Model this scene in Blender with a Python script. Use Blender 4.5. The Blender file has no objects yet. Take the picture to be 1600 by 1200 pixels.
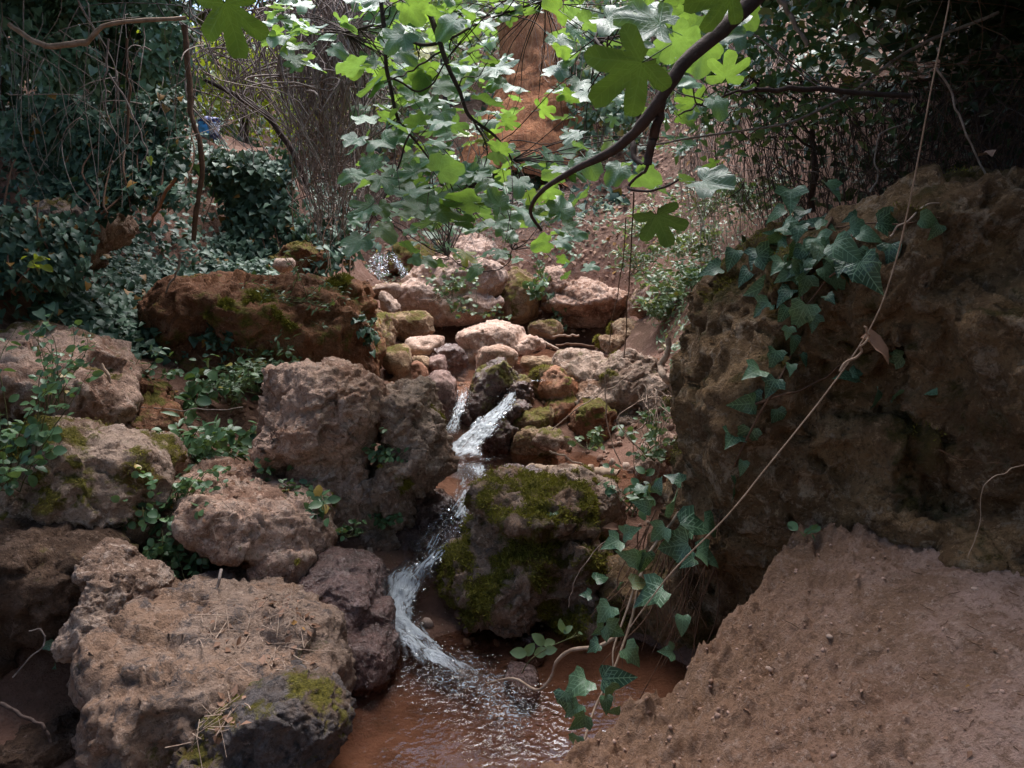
import bpy, bmesh, math, random
import numpy as np
from mathutils import Vector, Matrix

R = math.radians
scene = bpy.context.scene
col = scene.collection

# ------------------------------------------------------------------ camera
PITCH = 8.0            # degrees below the horizon
FPX = 1232.0           # focal length in pixels of a 1600 wide frame
cam_d = bpy.data.cameras.new('camera')
cam_d.sensor_width = 36.0
cam_d.lens = 36.0 * FPX / 1600.0
cam_d.clip_start = 0.05
cam_d.clip_end = 500.0
cam = bpy.data.objects.new('camera', cam_d)
cam.rotation_euler = (R(90.0 - PITCH), 0, 0)
col.objects.link(cam)
scene.camera = cam

# ------------------------------------------------------------------ sky, sun, exposure
SUN_EL, SUN_AZ = 66.0, 8.0      # sun ahead of the camera, a little to the side, behind thin cloud
world = bpy.data.worlds.new('World')
scene.world = world
world.use_nodes = True
wn = world.node_tree
wn.nodes.clear()
sky = wn.nodes.new('ShaderNodeTexSky')
sky.sky_type = 'NISHITA'
sky.sun_disc = False
sky.sun_elevation = R(SUN_EL)
sky.sun_rotation = R(SUN_AZ)
sky.dust_density = 1.4
sky.air_density = 1.0
bg = wn.nodes.new('ShaderNodeBackground')
bg.inputs['Strength'].default_value = 0.10
wo = wn.nodes.new('ShaderNodeOutputWorld')
wn.links.new(sky.outputs[0], bg.inputs[0])
wn.links.new(bg.outputs[0], wo.inputs[0])
sun_d = bpy.data.lights.new('sun', 'SUN')
sun_d.energy = 2.7
sun_d.angle = R(45)
sun_d.color = (1.0, 0.97, 0.95)
sun = bpy.data.objects.new('sun', sun_d)
el, az = R(SUN_EL), R(SUN_AZ)
to_sun = Vector((math.sin(az) * math.cos(el), math.cos(az) * math.cos(el), math.sin(el)))
sun.rotation_euler = (-to_sun).to_track_quat('-Z', 'Y').to_euler()
sun.location = to_sun * 30
col.objects.link(sun)
vs = scene.view_settings
vs.view_transform = 'Standard'
vs.look = 'None'
vs.gamma = 1.0
vs.use_curve_mapping = False
vs.exposure = 1.86
scene.render.engine = 'CYCLES'
scene.cycles.use_denoising = True
scene.cycles.max_bounces = 7
scene.cycles.diffuse_bounces = 4
scene.cycles.glossy_bounces = 3
scene.cycles.transmission_bounces = 5
scene.cycles.transparent_max_bounces = 8
scene.cycles.sample_clamp_indirect = 4.0

# ------------------------------------------------------------------ helpers
CT, ST = math.cos(R(PITCH)), math.sin(R(PITCH))

def W(px, py, Y):
    """point of the place seen at photo pixel (px, py), Y metres ahead of the viewer"""
    u, v = (px - 800.0) / FPX, (600.0 - py) / FPX
    s = Y / (CT + v * ST)
    return np.array((u * s, Y, (-ST + v * CT) * s))

def M_PER_PX(py, Y):
    v = (600.0 - py) / FPX
    return Y / (CT + v * ST) / FPX

def _h(ix, iy, iz, seed):
    with np.errstate(over='ignore'):
        h = (ix.astype(np.uint32) * np.uint32(374761393) + iy.astype(np.uint32) * np.uint32(668265263)
             + iz.astype(np.uint32) * np.uint32(2246822519) + np.uint32((seed * 3266489917) & 0xffffffff))
        h = (h ^ (h >> np.uint32(13))) * np.uint32(1274126177)
        h = (h ^ (h >> np.uint32(15))) * np.uint32(2654435761)
        return (h ^ (h >> np.uint32(16)))

def vnoise(P, seed=0):
    """smooth value noise in -1..1 at points P (N,3)"""
    F = np.floor(P)
    I = F.astype(np.int64)
    t = P - F
    t = t * t * t * (t * (t * 6 - 15) + 10)
    out = np.zeros(len(P))
    for dx in (0, 1):
        wx = t[:, 0] if dx else 1 - t[:, 0]
        for dy in (0, 1):
            wy = t[:, 1] if dy else 1 - t[:, 1]
            for dz in (0, 1):
                wz = t[:, 2] if dz else 1 - t[:, 2]
                out += wx * wy * wz * (_h(I[:, 0] + dx, I[:, 1] + dy, I[:, 2] + dz, seed) / 4294967295.0)
    return out * 2 - 1

def fbm(P, seed=0, octv=4, gain=0.5, lac=2.03):
    a, s, n = 1.0, np.zeros(len(P)), 0.0
    Q = np.array(P, dtype=float)
    for k in range(octv):
        s += a * vnoise(Q, seed + k * 17)
        n += a
        a *= gain
        Q = Q * lac + 3.7
    return s / n

def ridged(P, seed=0, octv=3):
    a, s, n = 1.0, np.zeros(len(P)), 0.0
    Q = np.array(P, dtype=float)
    for k in range(octv):
        s += a * (1 - np.abs(vnoise(Q, seed + k * 31)) * 2)
        n += a
        a *= 0.5
        Q = Q * 2.1 + 1.3
    return s / n

def worley(P, seed=0):
    F = np.floor(P).astype(np.int64)
    best = np.full(len(P), 9.0)
    for dx in (-1, 0, 1):
        for dy in (-1, 0, 1):
            for dz in (-1, 0, 1):
                c = F + np.array((dx, dy, dz))
                j = np.stack([_h(c[:, 0], c[:, 1], c[:, 2], seed + q * 7 + 1) / 4294967295.0 for q in range(3)], 1)
                d = ((c + j - P) ** 2).sum(1)
                best = np.minimum(best, d)
    return np.sqrt(best)

def sstep(a, b, x):
    t = np.clip((x - a) / (b - a), 0, 1)
    return t * t * (3 - 2 * t)

def new_mesh(name, V, F, attrs=None, uv=None, smooth=True):
    """mesh from numpy arrays; F is (N,3) or (N,4) or a list of faces"""
    me = bpy.data.meshes.new(name)
    V = np.asarray(V, dtype=np.float32)
    if isinstance(F, np.ndarray):
        n, k = F.shape
        me.vertices.add(len(V))
        me.vertices.foreach_set('co', V.ravel())
        me.loops.add(n * k)
        me.loops.foreach_set('vertex_index', F.astype(np.int32).ravel())
        me.polygons.add(n)
        me.polygons.foreach_set('loop_start', np.arange(0, n * k, k, dtype=np.int32))
        me.update(calc_edges=True)
    else:
        me.from_pydata([tuple(v) for v in V], [], [tuple(f) for f in F])
        me.update()
    if smooth:
        me.polygons.foreach_set('use_smooth', np.ones(len(me.polygons), dtype=bool))
    if attrs:
        for k_, a in attrs.items():
            at = me.attributes.new(k_, 'FLOAT', 'POINT')
            at.data.foreach_set('value', np.asarray(a, dtype=np.float32))
    if uv is not None:
        ul = me.uv_layers.new(name='UVMap')
        li = np.zeros(len(me.loops), dtype=np.int32)
        me.loops.foreach_get('vertex_index', li)
        ul.data.foreach_set('uv', np.asarray(uv, dtype=np.float32)[li].ravel())
    return me

def link(name, data, mat=None, parent=None, loc=None):
    o = bpy.data.objects.new(name, data)
    col.objects.link(o)
    if data is not None and mat is not None and len(data.materials) == 0:
        data.materials.append(mat)
    if parent is not None:
        o.parent = parent
    if loc is not None:
        o.location = loc
    return o

def tag(o, label=None, cat=None, group=None, kind=None):
    if label: o['label'] = label
    if cat: o['category'] = cat
    if group: o['group'] = group
    if kind: o['kind'] = kind
    return o

def tube_arrays(pts, radii, sides=6, seed=0, rough=0.0):
    """tapered tube along a polyline"""
    P = np.asarray(pts, dtype=float)
    n = len(P)
    rad = np.interp(np.linspace(0, 1, n), np.linspace(0, 1, len(radii)), radii)
    T = np.gradient(P, axis=0)
    T /= np.linalg.norm(T, axis=1)[:, None] + 1e-9
    ref = np.array((0.31, 0.2, 0.93))
    A = np.cross(T, ref); A /= np.linalg.norm(A, axis=1)[:, None] + 1e-9
    B = np.cross(T, A)
    ang = np.linspace(0, 2 * math.pi, sides, endpoint=False)
    V = P[:, None] + rad[:, None, None] * (np.cos(ang)[None, :, None] * A[:, None] + np.sin(ang)[None, :, None] * B[:, None])
    V = V.reshape(-1, 3)
    if rough:
        V = V + np.repeat(rad, sides)[:, None] * rough * np.stack([vnoise(V * 40, seed + q) for q in range(3)], 1)
    i = np.arange(n - 1)[:, None] * sides
    j = np.arange(sides)[None]
    k = (j + 1) % sides
    F = np.stack([i + j, i + k, i + sides + k, i + sides + j], -1).reshape(-1, 4)
    return V, F

def merge(parts):
    Vs, Fs, off = [], [], 0
    for V, F in parts:
        Vs.append(V); Fs.append(F + off); off += len(V)
    return np.concatenate(Vs), np.concatenate(Fs)

def smooth_line(ctrl, n=24, jitter=0.0, seed=0):
    """Catmull-Rom through control points with a little wander"""
    C = np.asarray(ctrl, dtype=float)
    C = np.vstack([2 * C[0] - C[1], C, 2 * C[-1] - C[-2]])
    m = len(C) - 3
    out = []
    for t in np.linspace(0, m - 1e-6, n):
        i = int(t); f = t - i
        p0, p1, p2, p3 = C[i:i + 4]
        out.append(0.5 * (2 * p1 + (p2 - p0) * f + (2 * p0 - 5 * p1 + 4 * p2 - p3) * f * f + (3 * p1 - p0 - 3 * p2 + p3) * f ** 3))
    out = np.array(out)
    if jitter:
        rng = np.random.default_rng(seed + 999)
        k = max(3, n // 4)
        tt = np.linspace(0, k - 1, n)
        wob = np.stack([np.interp(tt, np.arange(k), rng.normal(size=k)) for q in range(3)], 1) * jitter * 0.55
        wob[1:-1] = (wob[:-2] + wob[1:-1] * 2 + wob[2:]) / 4
        wob *= np.sin(np.linspace(0, math.pi, n))[:, None] ** 0.5
        out += wob
    return out

# ------------------------------------------------------------------ node materials
class NT:
    def __init__(self, name):
        self.m = bpy.data.materials.new(name)
        self.m.use_nodes = True
        self.t = self.m.node_tree
        self.t.nodes.clear()
        self.out = self.n('ShaderNodeOutputMaterial')
    def n(self, typ, **kw):
        nd = self.t.nodes.new(typ)
        for k, v in kw.items():
            if k in nd.bl_rna.properties.keys():
                setattr(nd, k, v)
            else:
                self.set(nd.inputs[k.replace('_', ' ')], v)
        return nd
    def set(self, sock, v):
        if isinstance(v, bpy.types.NodeSocket):
            self.t.links.new(v, sock)
        elif isinstance(v, (tuple, list)) and len(v) == 3 and sock.type == 'RGBA':
            sock.default_value = (*v, 1)
        else:
            sock.default_value = v
    def noise(self, vec, scale, detail=4, rough=0.55, dist=0.0):
        nd = self.n('ShaderNodeTexNoise')
        self.set(nd.inputs['Vector'], vec); nd.inputs['Scale'].default_value = scale
        nd.inputs['Detail'].default_value = detail; nd.inputs['Roughness'].default_value = rough
        nd.inputs['Distortion'].default_value = dist
        return nd.outputs['Fac']
    def voro(self, vec, scale, feature='F1'):
        nd = self.n('ShaderNodeTexVoronoi'); nd.feature = feature
        self.set(nd.inputs['Vector'], vec); nd.inputs['Scale'].default_value = scale
        return nd.outputs['Distance']
    def ramp(self, fac, a, b, va=0.0, vb=1.0):
        nd = self.n('ShaderNodeMapRange'); nd.interpolation_type = 'SMOOTHSTEP'
        self.set(nd.inputs[0], fac)
        for i, v in zip((1, 2, 3, 4), (a, b, va, vb)): nd.inputs[i].default_value = v
        return nd.outputs[0]
    def mix(self, fac, a, b, blend='MIX'):
        nd = self.n('ShaderNodeMix'); nd.data_type = 'RGBA'; nd.blend_type = blend
        self.set(nd.inputs[0], fac); self.set(nd.inputs[6], a); self.set(nd.inputs[7], b)
        return nd.outputs[2]
    def math(self, op, a, b=0.5, c=None):
        nd = self.n('ShaderNodeMath'); nd.operation = op
        self.set(nd.inputs[0], a); self.set(nd.inputs[1], b)
        if c is not None: self.set(nd.inputs[2], c)
        return nd.outputs[0]
    def attr(self, name):
        return self.n('ShaderNodeAttribute', attribute_name=name).outputs['Fac']
    def bump(self, h, strength=0.5, dist=0.02, normal=None):
        nd = self.n('ShaderNodeBump'); nd.inputs['Strength'].default_value = strength
        nd.inputs['Distance'].default_value = dist
        self.set(nd.inputs['Height'], h)
        if normal is not None: self.set(nd.inputs['Normal'], normal)
        return nd.outputs[0]
    def bsdf(self, color, rough=0.8, normal=None, spec=0.3, **kw):
        nd = self.n('ShaderNodeBsdfPrincipled')
        self.set(nd.inputs['Base Color'], color); self.set(nd.inputs['Roughness'], rough)
        self.set(nd.inputs['Specular IOR Level'], spec)
        if normal is not None: self.set(nd.inputs['Normal'], normal)
        for k, v in kw.items(): self.set(nd.inputs[k.replace('_', ' ')], v)
        return nd.outputs[0]
    def surf(self, s):
        self.set(self.out.inputs['Surface'], s)
        return self.m

def obj_coords(t):
    """object coordinates shifted by a random amount for each object"""
    tc = t.n('ShaderNodeTexCoord').outputs['Object']
    rnd = t.n('ShaderNodeObjectInfo').outputs['Random']
    ad = t.n('ShaderNodeVectorMath'); ad.operation = 'ADD'
    t.set(ad.inputs[0], tc)
    sh = t.math('MULTIPLY', rnd, 37.0)
    cb = t.n('ShaderNodeCombineXYZ'); t.set(cb.inputs[0], sh); t.set(cb.inputs[1], sh)
    t.set(ad.inputs[1], cb.outputs[0])
    return ad.outputs[0]

def rock_mat(name, c1, c2, c3, wet=0.0, moss=((0.075, 0.066, 0.013), (0.19, 0.16, 0.027)), bump=1.0):
    t = NT(name)
    v = obj_coords(t)
    n1 = t.noise(v, 2.6, 6, 0.62, 0.6)
    n2 = t.noise(v, 11, 9, 0.72, 0.4)
    n3 = t.noise(v, 60, 7, 0.75)
    c = t.mix(t.ramp(n1, 0.43, 0.58), c1, c2)
    c = t.mix(t.ramp(n2, 0.50, 0.62), c, c3)
    dark = tuple(0.45 * a for a in c2)
    c = t.mix(t.math('MULTIPLY', t.ramp(t.noise(v, 15, 10, 0.78, 0.9), 0.53, 0.62), 0.7), c, dark)
    pale = tuple(min(1, 1.45 * a + 0.05) for a in c1)
    c = t.mix(t.math('MULTIPLY', t.ramp(t.noise(v, 24, 9, 0.8, 0.4), 0.55, 0.61), 0.75), c, pale)
    c = t.mix(t.math('MULTIPLY', t.ramp(n3, 0.49, 0.62), 0.5), c, dark)
    c = t.mix(t.math('MULTIPLY', t.ramp(t.voro(v, 46), 0.0, 0.2, 1.0, 0.0), 0.3), c, dark)
    # moss
    ma = t.attr('moss')
    mf = t.ramp(t.math('ADD', ma, t.math('MULTIPLY', t.math('SUBTRACT', n2, 0.5), 1.3)), 0.38, 0.62)
    mc = t.mix(t.ramp(t.noise(v, 90, 4, 0.7), 0.3, 0.7), moss[0], moss[1])
    mc = t.mix(t.ramp(t.noise(v, 6, 4), 0.45, 0.7), mc, (0.12, 0.07, 0.02))
    c = t.mix(mf, c, mc)
    h = t.math('ADD', t.math('MULTIPLY', n2, 1.0), t.math('MULTIPLY', n3, 0.35))
    h = t.math('ADD', h, t.math('MULTIPLY', t.ramp(t.voro(v, 34), 0.0, 0.35), 0.25))
    h = t.math('ADD', h, t.math('MULTIPLY', t.noise(v, 170, 3, 0.6), 0.18))
    nb = t.bump(h, 1.0, 0.05 * bump)
    rg = t.mix(mf, (0.92 - 0.68 * wet,) * 3, (0.95,) * 3) if wet else 0.93
    return t.surf(t.bsdf(c, rg, nb, 0.25 + 0.35 * wet))

ROCK = {
    'pink':   rock_mat('pink_tufa', (0.60, 0.395, 0.30), (0.35, 0.195, 0.132), (0.62, 0.45, 0.36)),
    'tan':    rock_mat('tan_stone', (0.40, 0.265, 0.16), (0.27, 0.16, 0.095), (0.48, 0.345, 0.235)),
    'grey':   rock_mat('grey_tufa', (0.50, 0.355, 0.275), (0.29, 0.182, 0.13), (0.59, 0.445, 0.365)),
    'brown':  rock_mat('brown_earthy_rock', (0.30, 0.135, 0.068), (0.19, 0.082, 0.042), (0.34, 0.18, 0.11)),
    'pale':   rock_mat('pale_stone', (0.62, 0.44, 0.35), (0.47, 0.30, 0.225), (0.68, 0.52, 0.43), bump=0.7),
    'wet':    rock_mat('wet_stone', (0.17, 0.095, 0.08), (0.10, 0.055, 0.045), (0.23, 0.15, 0.135), wet=1.0, bump=0.6),
    'purple': rock_mat('purple_brown_stone', (0.30, 0.18, 0.15), (0.19, 0.105, 0.088), (0.35, 0.235, 0.20), wet=0.25, bump=0.6),
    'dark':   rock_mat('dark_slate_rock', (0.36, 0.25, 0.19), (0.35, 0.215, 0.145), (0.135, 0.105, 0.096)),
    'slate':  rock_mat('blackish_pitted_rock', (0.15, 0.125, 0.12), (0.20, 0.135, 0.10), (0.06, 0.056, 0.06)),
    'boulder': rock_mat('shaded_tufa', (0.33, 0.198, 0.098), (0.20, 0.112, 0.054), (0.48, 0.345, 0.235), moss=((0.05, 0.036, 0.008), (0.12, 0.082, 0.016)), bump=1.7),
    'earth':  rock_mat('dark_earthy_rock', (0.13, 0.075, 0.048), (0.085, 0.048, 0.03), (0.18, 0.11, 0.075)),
    'red':    rock_mat('red_brown_stone', (0.43, 0.215, 0.13), (0.30, 0.14, 0.085), (0.40, 0.245, 0.165), bump=0.6),
}

# ------------------------------------------------------------------ terrain
GC = []      # (x, y, z) samples of the ground
def g(px, py, Y): GC.append(tuple(W(px, py, Y)))
def gz(x, y, z): GC.append((x, y, z))
# foreground pool bed and the hollow on its flanks
for x in (-0.9, -0.45, 0.0, 0.4):
    gz(x, 2.6, -2.03); gz(x * 0.9, 3.2, -2.02)
for x in (-0.55, -0.2, 0.25): gz(x, 3.75, -2.0)
gz(0.75, 2.9, -1.98); gz(0.9, 3.3, -1.95); gz(0.75, 3.8, -1.9)
gz(-1.4, 2.6, -2.15); gz(-1.9, 2.6, -2.2); gz(-2.6, 2.6, -2.0); gz(-3.4, 2.6, -1.5)
gz(-1.5, 3.3, -1.95); gz(-2.2, 3.3, -1.95); gz(-2.9, 3.3, -1.5)
for x, z in ((-3, -1.9), (-1.5, -2.1), (0, -2.05), (0.8, -1.9), (1.6, -1.75), (3, -1.6), (5, -1.2)): gz(x, 1.4, z)
for x, z in ((-5, -1.4), (-2, -1.9), (0, -1.8), (2, -1.7), (5, -1.3)): gz(x, -0.5, z); gz(x, -3, z + 0.2)
# left bank
g(150, 850, 4.1); g(300, 900, 4.0); g(380, 900, 4.2)
g(30, 640, 4.5); g(180, 660, 4.6); g(300, 740, 4.75); g(420, 760, 4.9)
g(60, 520, 5.6); g(230, 620, 5.3); g(330, 690, 5.2); g(130, 540, 5.4)
g(100, 470, 6.2); g(250, 520, 6.3); g(400, 590, 6.3); g(540, 600, 6.5)
g(250, 430, 7.6); g(420, 430, 8.2); g(510, 455, 8.6); g(560, 520, 8.2); g(590, 480, 9.8)
gz(-3.3, 4.4, -0.6); gz(-3.6, 5.6, 0.1); gz(-4.6, 5.0, 0.4); gz(-4.6, 7.0, 1.0); gz(-4.2, 8.5, 1.0)
g(390, 425, 8.9); g(390, 240, 9.5); g(330, 236, 9.9); g(450, 250, 9.6); g(390, 225, 11.5); g(300, 220, 12.0)
g(490, 400, 9.6); g(510, 320, 10.8); g(545, 400, 11.4)
gz(-6, 3.5, 0.6); gz(-6, 8, 2.0); gz(-7.5, 12, 3.2); gz(-6, 16, 4.2); gz(-3.5, 17, 3.6); gz(-3.0, 20, 4.6)
# stream bed
g(640, 905, 4.3); g(700, 822, 4.7); g(725, 785, 4.95)
g(600, 880, 4.35); g(750, 850, 4.8)
for x in (-0.45, -0.2, 0.05, 0.35): gz(x, 5.3, -1.47); gz(x, 5.75, -1.45)
g(640, 800, 5.0); g(620, 720, 5.4)
gz(0.8, 5.2, -1.38); gz(1.1, 5.5, -1.3)
for x in (-0.6, -0.25, 0.1, 0.5): gz(x, 6.25, -1.1)
for x in (-0.9, -0.4, 0.1, 0.6, 1.1): gz(x, 6.9, -0.97); gz(x, 8.0, -0.95)
for x in (-0.6, 0.0, 0.6, 1.3): gz(x, 9.2, -0.93)
for x in (0.3, 0.8, 1.3): gz(x, 10.2, -0.92)
gz(-1.2, 9.2, -0.75); gz(-1.6, 8.0, -0.6); gz(-1.5, 7.0, -0.75)
gz(-1.6, 10.2, -0.6); gz(-1.0, 10.6, -0.4)
# back shelf and hillside
g(600, 452, 11.3); g(560, 450, 10.4); g(585, 460, 10.6); g(600, 396, 12.6); g(580, 330, 13.5)
g(690, 420, 11.2); g(800, 420, 11.0); g(930, 440, 10.9); g(1000, 440, 10.4)
g(880, 395, 11.3); g(800, 340, 12.3); g(850, 290, 13.2); g(880, 230, 14.6); g(760, 260, 14.4)
g(650, 300, 13.4); g(700, 200, 15.5); g(950, 300, 12.6); g(860, 120, 17.2); g(600, 150, 17); g(1000, 150, 15.5)
g(860, -60, 21); g(500, -20, 22); g(1200, -80, 17); g(300, 60, 21)
# right flank
g(1050, 535, 7.6); g(1090, 460, 7.7); g(1000, 560, 7.4); g(1110, 380, 8.8); g(1130, 300, 9.6); g(1200, 200, 10.2)
g(1000, 500, 8.8); g(1020, 700, 5.5); g(1060, 640, 6.0); g(960, 720, 5.5); g(1080, 560, 6.6)
gz(1.55, 4.6, -1.35); gz(1.2, 4.0, -1.7); gz(2.2, 4.5, -0.6); gz(3.0, 5.0, -0.1); gz(2.6, 6.2, 0.2); gz(4, 6, 0.8); gz(3.2, 8, 1.3)
gz(5.5, 4, 0.6); gz(6, 8, 2.4); gz(5.5, 11, 3.8); gz(7.5, 14, 5.5); gz(3.2, 3.4, -0.9); gz(4.5, 2.2, -0.9)
gz(-12, 0, -0.5); gz(-12, 10, 4); gz(-12, 24, 7); gz(12, 0, -0.3); gz(12, 10, 5); gz(12, 24, 10)
gz(0, 26, 9.5); gz(-8, 28, 7.5); gz(8, 28, 11); gz(0, 34, 11); gz(-14, 34, 8.5); gz(14, 34, 12)
GC = np.array(GC)

def _rbf_fit(C):
    X = C[:, :2]
    D = np.linalg.norm(X[:, None] - X[None], axis=2)
    n = len(X)
    A = np.zeros((n + 3, n + 3))
    A[:n, :n] = -D + np.eye(n) * -0.02
    Pm = np.c_[np.ones(n), X]
    A[:n, n:] = Pm; A[n:, :n] = Pm.T
    return np.linalg.solve(A, np.r_[C[:, 2], 0, 0, 0]), X
_rw, _rx = _rbf_fit(GC)

def ground_z(x, y):
    x = np.atleast_1d(np.asarray(x, dtype=float)); y = np.atleast_1d(np.asarray(y, dtype=float))
    Q = np.c_[x, y]
    out = np.zeros(len(Q))
    for i in range(0, len(Q), 40000):
        q = Q[i:i + 40000]
        D = np.linalg.norm(q[:, None] - _rx[None], axis=2)
        out[i:i + 40000] = -D @ _rw[:-3] + _rw[-3] + q @ _rw[-2:]
    P3 = np.c_[x, y, np.zeros(len(x))]
    far = sstep(5, 12, y)
    out += fbm(P3 * 1.7, 5, 4) * (0.07 + 0.14 * far) + fbm(P3 * 7, 9, 4) * 0.03
    return out

def gz1(x, y): return float(ground_z([x], [y])[0])

def warp(n, lo, hi, mid, power):
    s = np.linspace(-1, 1, n)
    s = np.sign(s) * np.abs(s) ** power
    return np.where(s < 0, mid + s * (mid - lo), mid + s * (hi - mid))

def build_ground():
    xs = warp(290, -16, 16, 0.0, 1.6)
    ys = warp(370, -4, 36, 4.5, 1.55)
    X, Y = np.meshgrid(xs, ys)
    Z = ground_z(X.ravel(), Y.ravel())
    V = np.c_[X.ravel(), Y.ravel(), Z]
    nx, ny = len(xs), len(ys)
    i = np.arange(ny - 1)[:, None] * nx; j = np.arange(nx - 1)[None]
    F = np.stack([i + j, i + j + 1, i + nx + j + 1, i + nx + j], -1).reshape(-1, 4)
    t = NT('forest_soil')
    v = t.n('ShaderNodeTexCoord').outputs['Object']
    n1 = t.noise(v, 1.3, 6, 0.6); n2 = t.noise(v, 9, 8, 0.7); n3 = t.noise(v, 60, 5, 0.7)
    c = t.mix(t.ramp(n1, 0.35, 0.65), (0.20, 0.105, 0.075), (0.12, 0.068, 0.045))
    c = t.mix(t.ramp(n2, 0.48, 0.7), c, (0.27, 0.165, 0.125))
    c = t.mix(t.math('MULTIPLY', t.ramp(n3, 0.45, 0.75), 0.6), c, (0.07, 0.04, 0.026))
    c = t.mix(t.math('MULTIPLY', t.attr('bed'), t.ramp(n2, 0.25, 0.6)), c, t.mix(t.ramp(n1, 0.4, 0.6), (0.28, 0.155, 0.11), (0.19, 0.10, 0.072)))
    h = t.math('ADD', n2, t.math('MULTIPLY', n3, 0.5))
    t.surf(t.bsdf(c, 0.95, t.bump(h, 0.9, 0.04), 0.2))
    lvl = np.interp(V[:, 1], [3.9, 4.2, 5.0, 5.2, 6.0, 6.4], [-1.88, -1.7, -1.38, -1.32, -1.3, -0.86])
    bed = (1 - sstep(-0.03, 0.06, V[:, 2] - lvl)) * (V[:, 0] > -1.1) * (V[:, 0] < 2.2) * (V[:, 1] < 11)
    o = link('ground', new_mesh('ground', V, F, {'bed': bed}), t.m)
    tag(o, 'reddish brown forest soil of the gully and hillside', None, None, 'structure')
    return o
ground = build_ground()
# ------------------------------------------------------------------ rocks
def _ico(sub):
    bm = bmesh.new()
    bmesh.ops.create_icosphere(bm, subdivisions=sub, radius=1.0)
    V = np.array([v.co[:] for v in bm.verts]); F = np.array([[v.index for v in f.verts] for f in bm.faces])
    bm.free()
    return V, F
ICO = {k: _ico(k) for k in (1, 2, 3, 4, 5)}

def lobe(c, rad, seed, sub=4, cuts=9, rot=0.0, sharp=0.8):
    """one faceted, squarish lump of stone"""
    rng = np.random.default_rng(seed)
    N, F = ICO[sub]
    q = rng.normal(size=(3, 3)) * 0.22 + np.eye(3)
    q, _ = np.linalg.qr(q)
    a_ = rng.uniform(0, 1.5) if abs(rad[0] - rad[1]) < 0.4 * rad[0] else 0.0
    M = N @ q
    M = np.c_[M[:, 0] * math.cos(a_) + M[:, 1] * math.sin(a_), -M[:, 0] * math.sin(a_) + M[:, 1] * math.cos(a_), M[:, 2]]
    r = 1 / (np.abs(M) ** 3.6).sum(1) ** (1 / 3.6)
    r = 0.3 + 0.7 * r
    for _ in range(cuts):
        p = rng.normal(size=3); p /= np.linalg.norm(p)
        h = rng.uniform(0.66, 1.0)
        d = N @ p
        lim = np.where(d > 0.05, h / np.maximum(d, 0.05), 9)
        r = np.where(lim < r, lim * sharp + r * (1 - sharp), r)
    V = N * r[:, None] * np.array(rad) * 1.04
    a = R(rot)
    x, z = V[:, 0].copy(), V[:, 2].copy()
    V[:, 0] = x * math.cos(a) + z * math.sin(a)
    V[:, 2] = -x * math.sin(a) + z * math.cos(a)
    return V + np.array(c), F

def lobe_px(px, py, Y, w, h, d=None, rot=0.0):
    """centre and radii of a lump that shows w by h pixels round (px, py)"""
    m = M_PER_PX(py, Y)
    rx, rz = w / 2 * m, h / 2 * m
    ry = d if d is not None else 0.75 * (rx + rz) / 1.6
    return W(px, py, Y), (rx, ry, rz), rot

def chips(P, seed):
    """broken flat chips: every cell is its own tilted little plane"""
    F = np.floor(P).astype(np.int64)
    best = np.full(len(P), 9.0); val = np.zeros(len(P))
    for dx in (-1, 0, 1):
        for dy in (-1, 0, 1):
            for dz in (-1, 0, 1):
                c = F + np.array((dx, dy, dz))
                h = _h(c[:, 0], c[:, 1], c[:, 2], seed + 1)
                j = np.stack([(h & np.uint32(1023)) / 1023.0, ((h >> np.uint32(10)) & np.uint32(1023)) / 1023.0, ((h >> np.uint32(20)) & np.uint32(1023)) / 1023.0], 1)
                q = P - (c + j)
                d = (q ** 2).sum(1)
                m = d < best
                if m.any():
                    t = np.stack([j[:, 1], j[:, 2], j[:, 0]], 1) * 2 - 1
                    best = np.where(m, d, best)
                    val = np.where(m, (q * t).sum(1) + (j[:, 0] - 0.5) * 0.6, val)
    return val

def displace(V, Nrm, R0, seed, lump=0.10, rough=0.05, pits=0.06, pit_scale=5.0, strata=0.0):
    S = 1.0 / R0
    o = np.array((seed * 1.71 % 50, seed * 2.37 % 50, seed * 0.77 % 50))
    P = V * S + o
    Pw = P + 0.30 * np.stack([fbm(P * 2.3 + 5, seed + q + 60, 2) for q in range(3)], 1)
    d = fbm(P * 1.4, seed, 3) * lump * R0 * 1.2
    k = max(0.75, min(1.6, rough / 0.05))
    d += chips(Pw * 1.7, seed + 3) * 0.12 * R0 * k
    d += chips(Pw * 4.5, seed + 7) * 0.038 * R0 * k
    d += fbm(Pw * 5.0, seed + 5, 5, 0.62) * rough * R0 * 1.15
    if pits:
        wv = worley(Pw * pit_scale * 0.8, seed)
        msk = sstep(-0.1, 0.35, fbm(P * 1.8, seed + 21, 2))
        d -= (1 - sstep(0.05, 0.5, wv)) * pits * R0 * (0.2 + 1.0 * msk)
    absn = fbm(V * 22 + o, seed + 8, 4, 0.62) * 0.013 * k
    return V + Nrm * (d + absn)[:, None]

def vnormals(me):
    n = np.zeros(len(me.vertices) * 3, dtype=np.float32)
    me.vertex_normals.foreach_get('vector', n)
    return n.reshape(-1, 3).astype(float)

def coords(me):
    n = np.zeros(len(me.vertices) * 3, dtype=np.float32)
    me.vertices.foreach_get('co', n)
    return n.reshape(-1, 3).astype(float)

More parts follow.
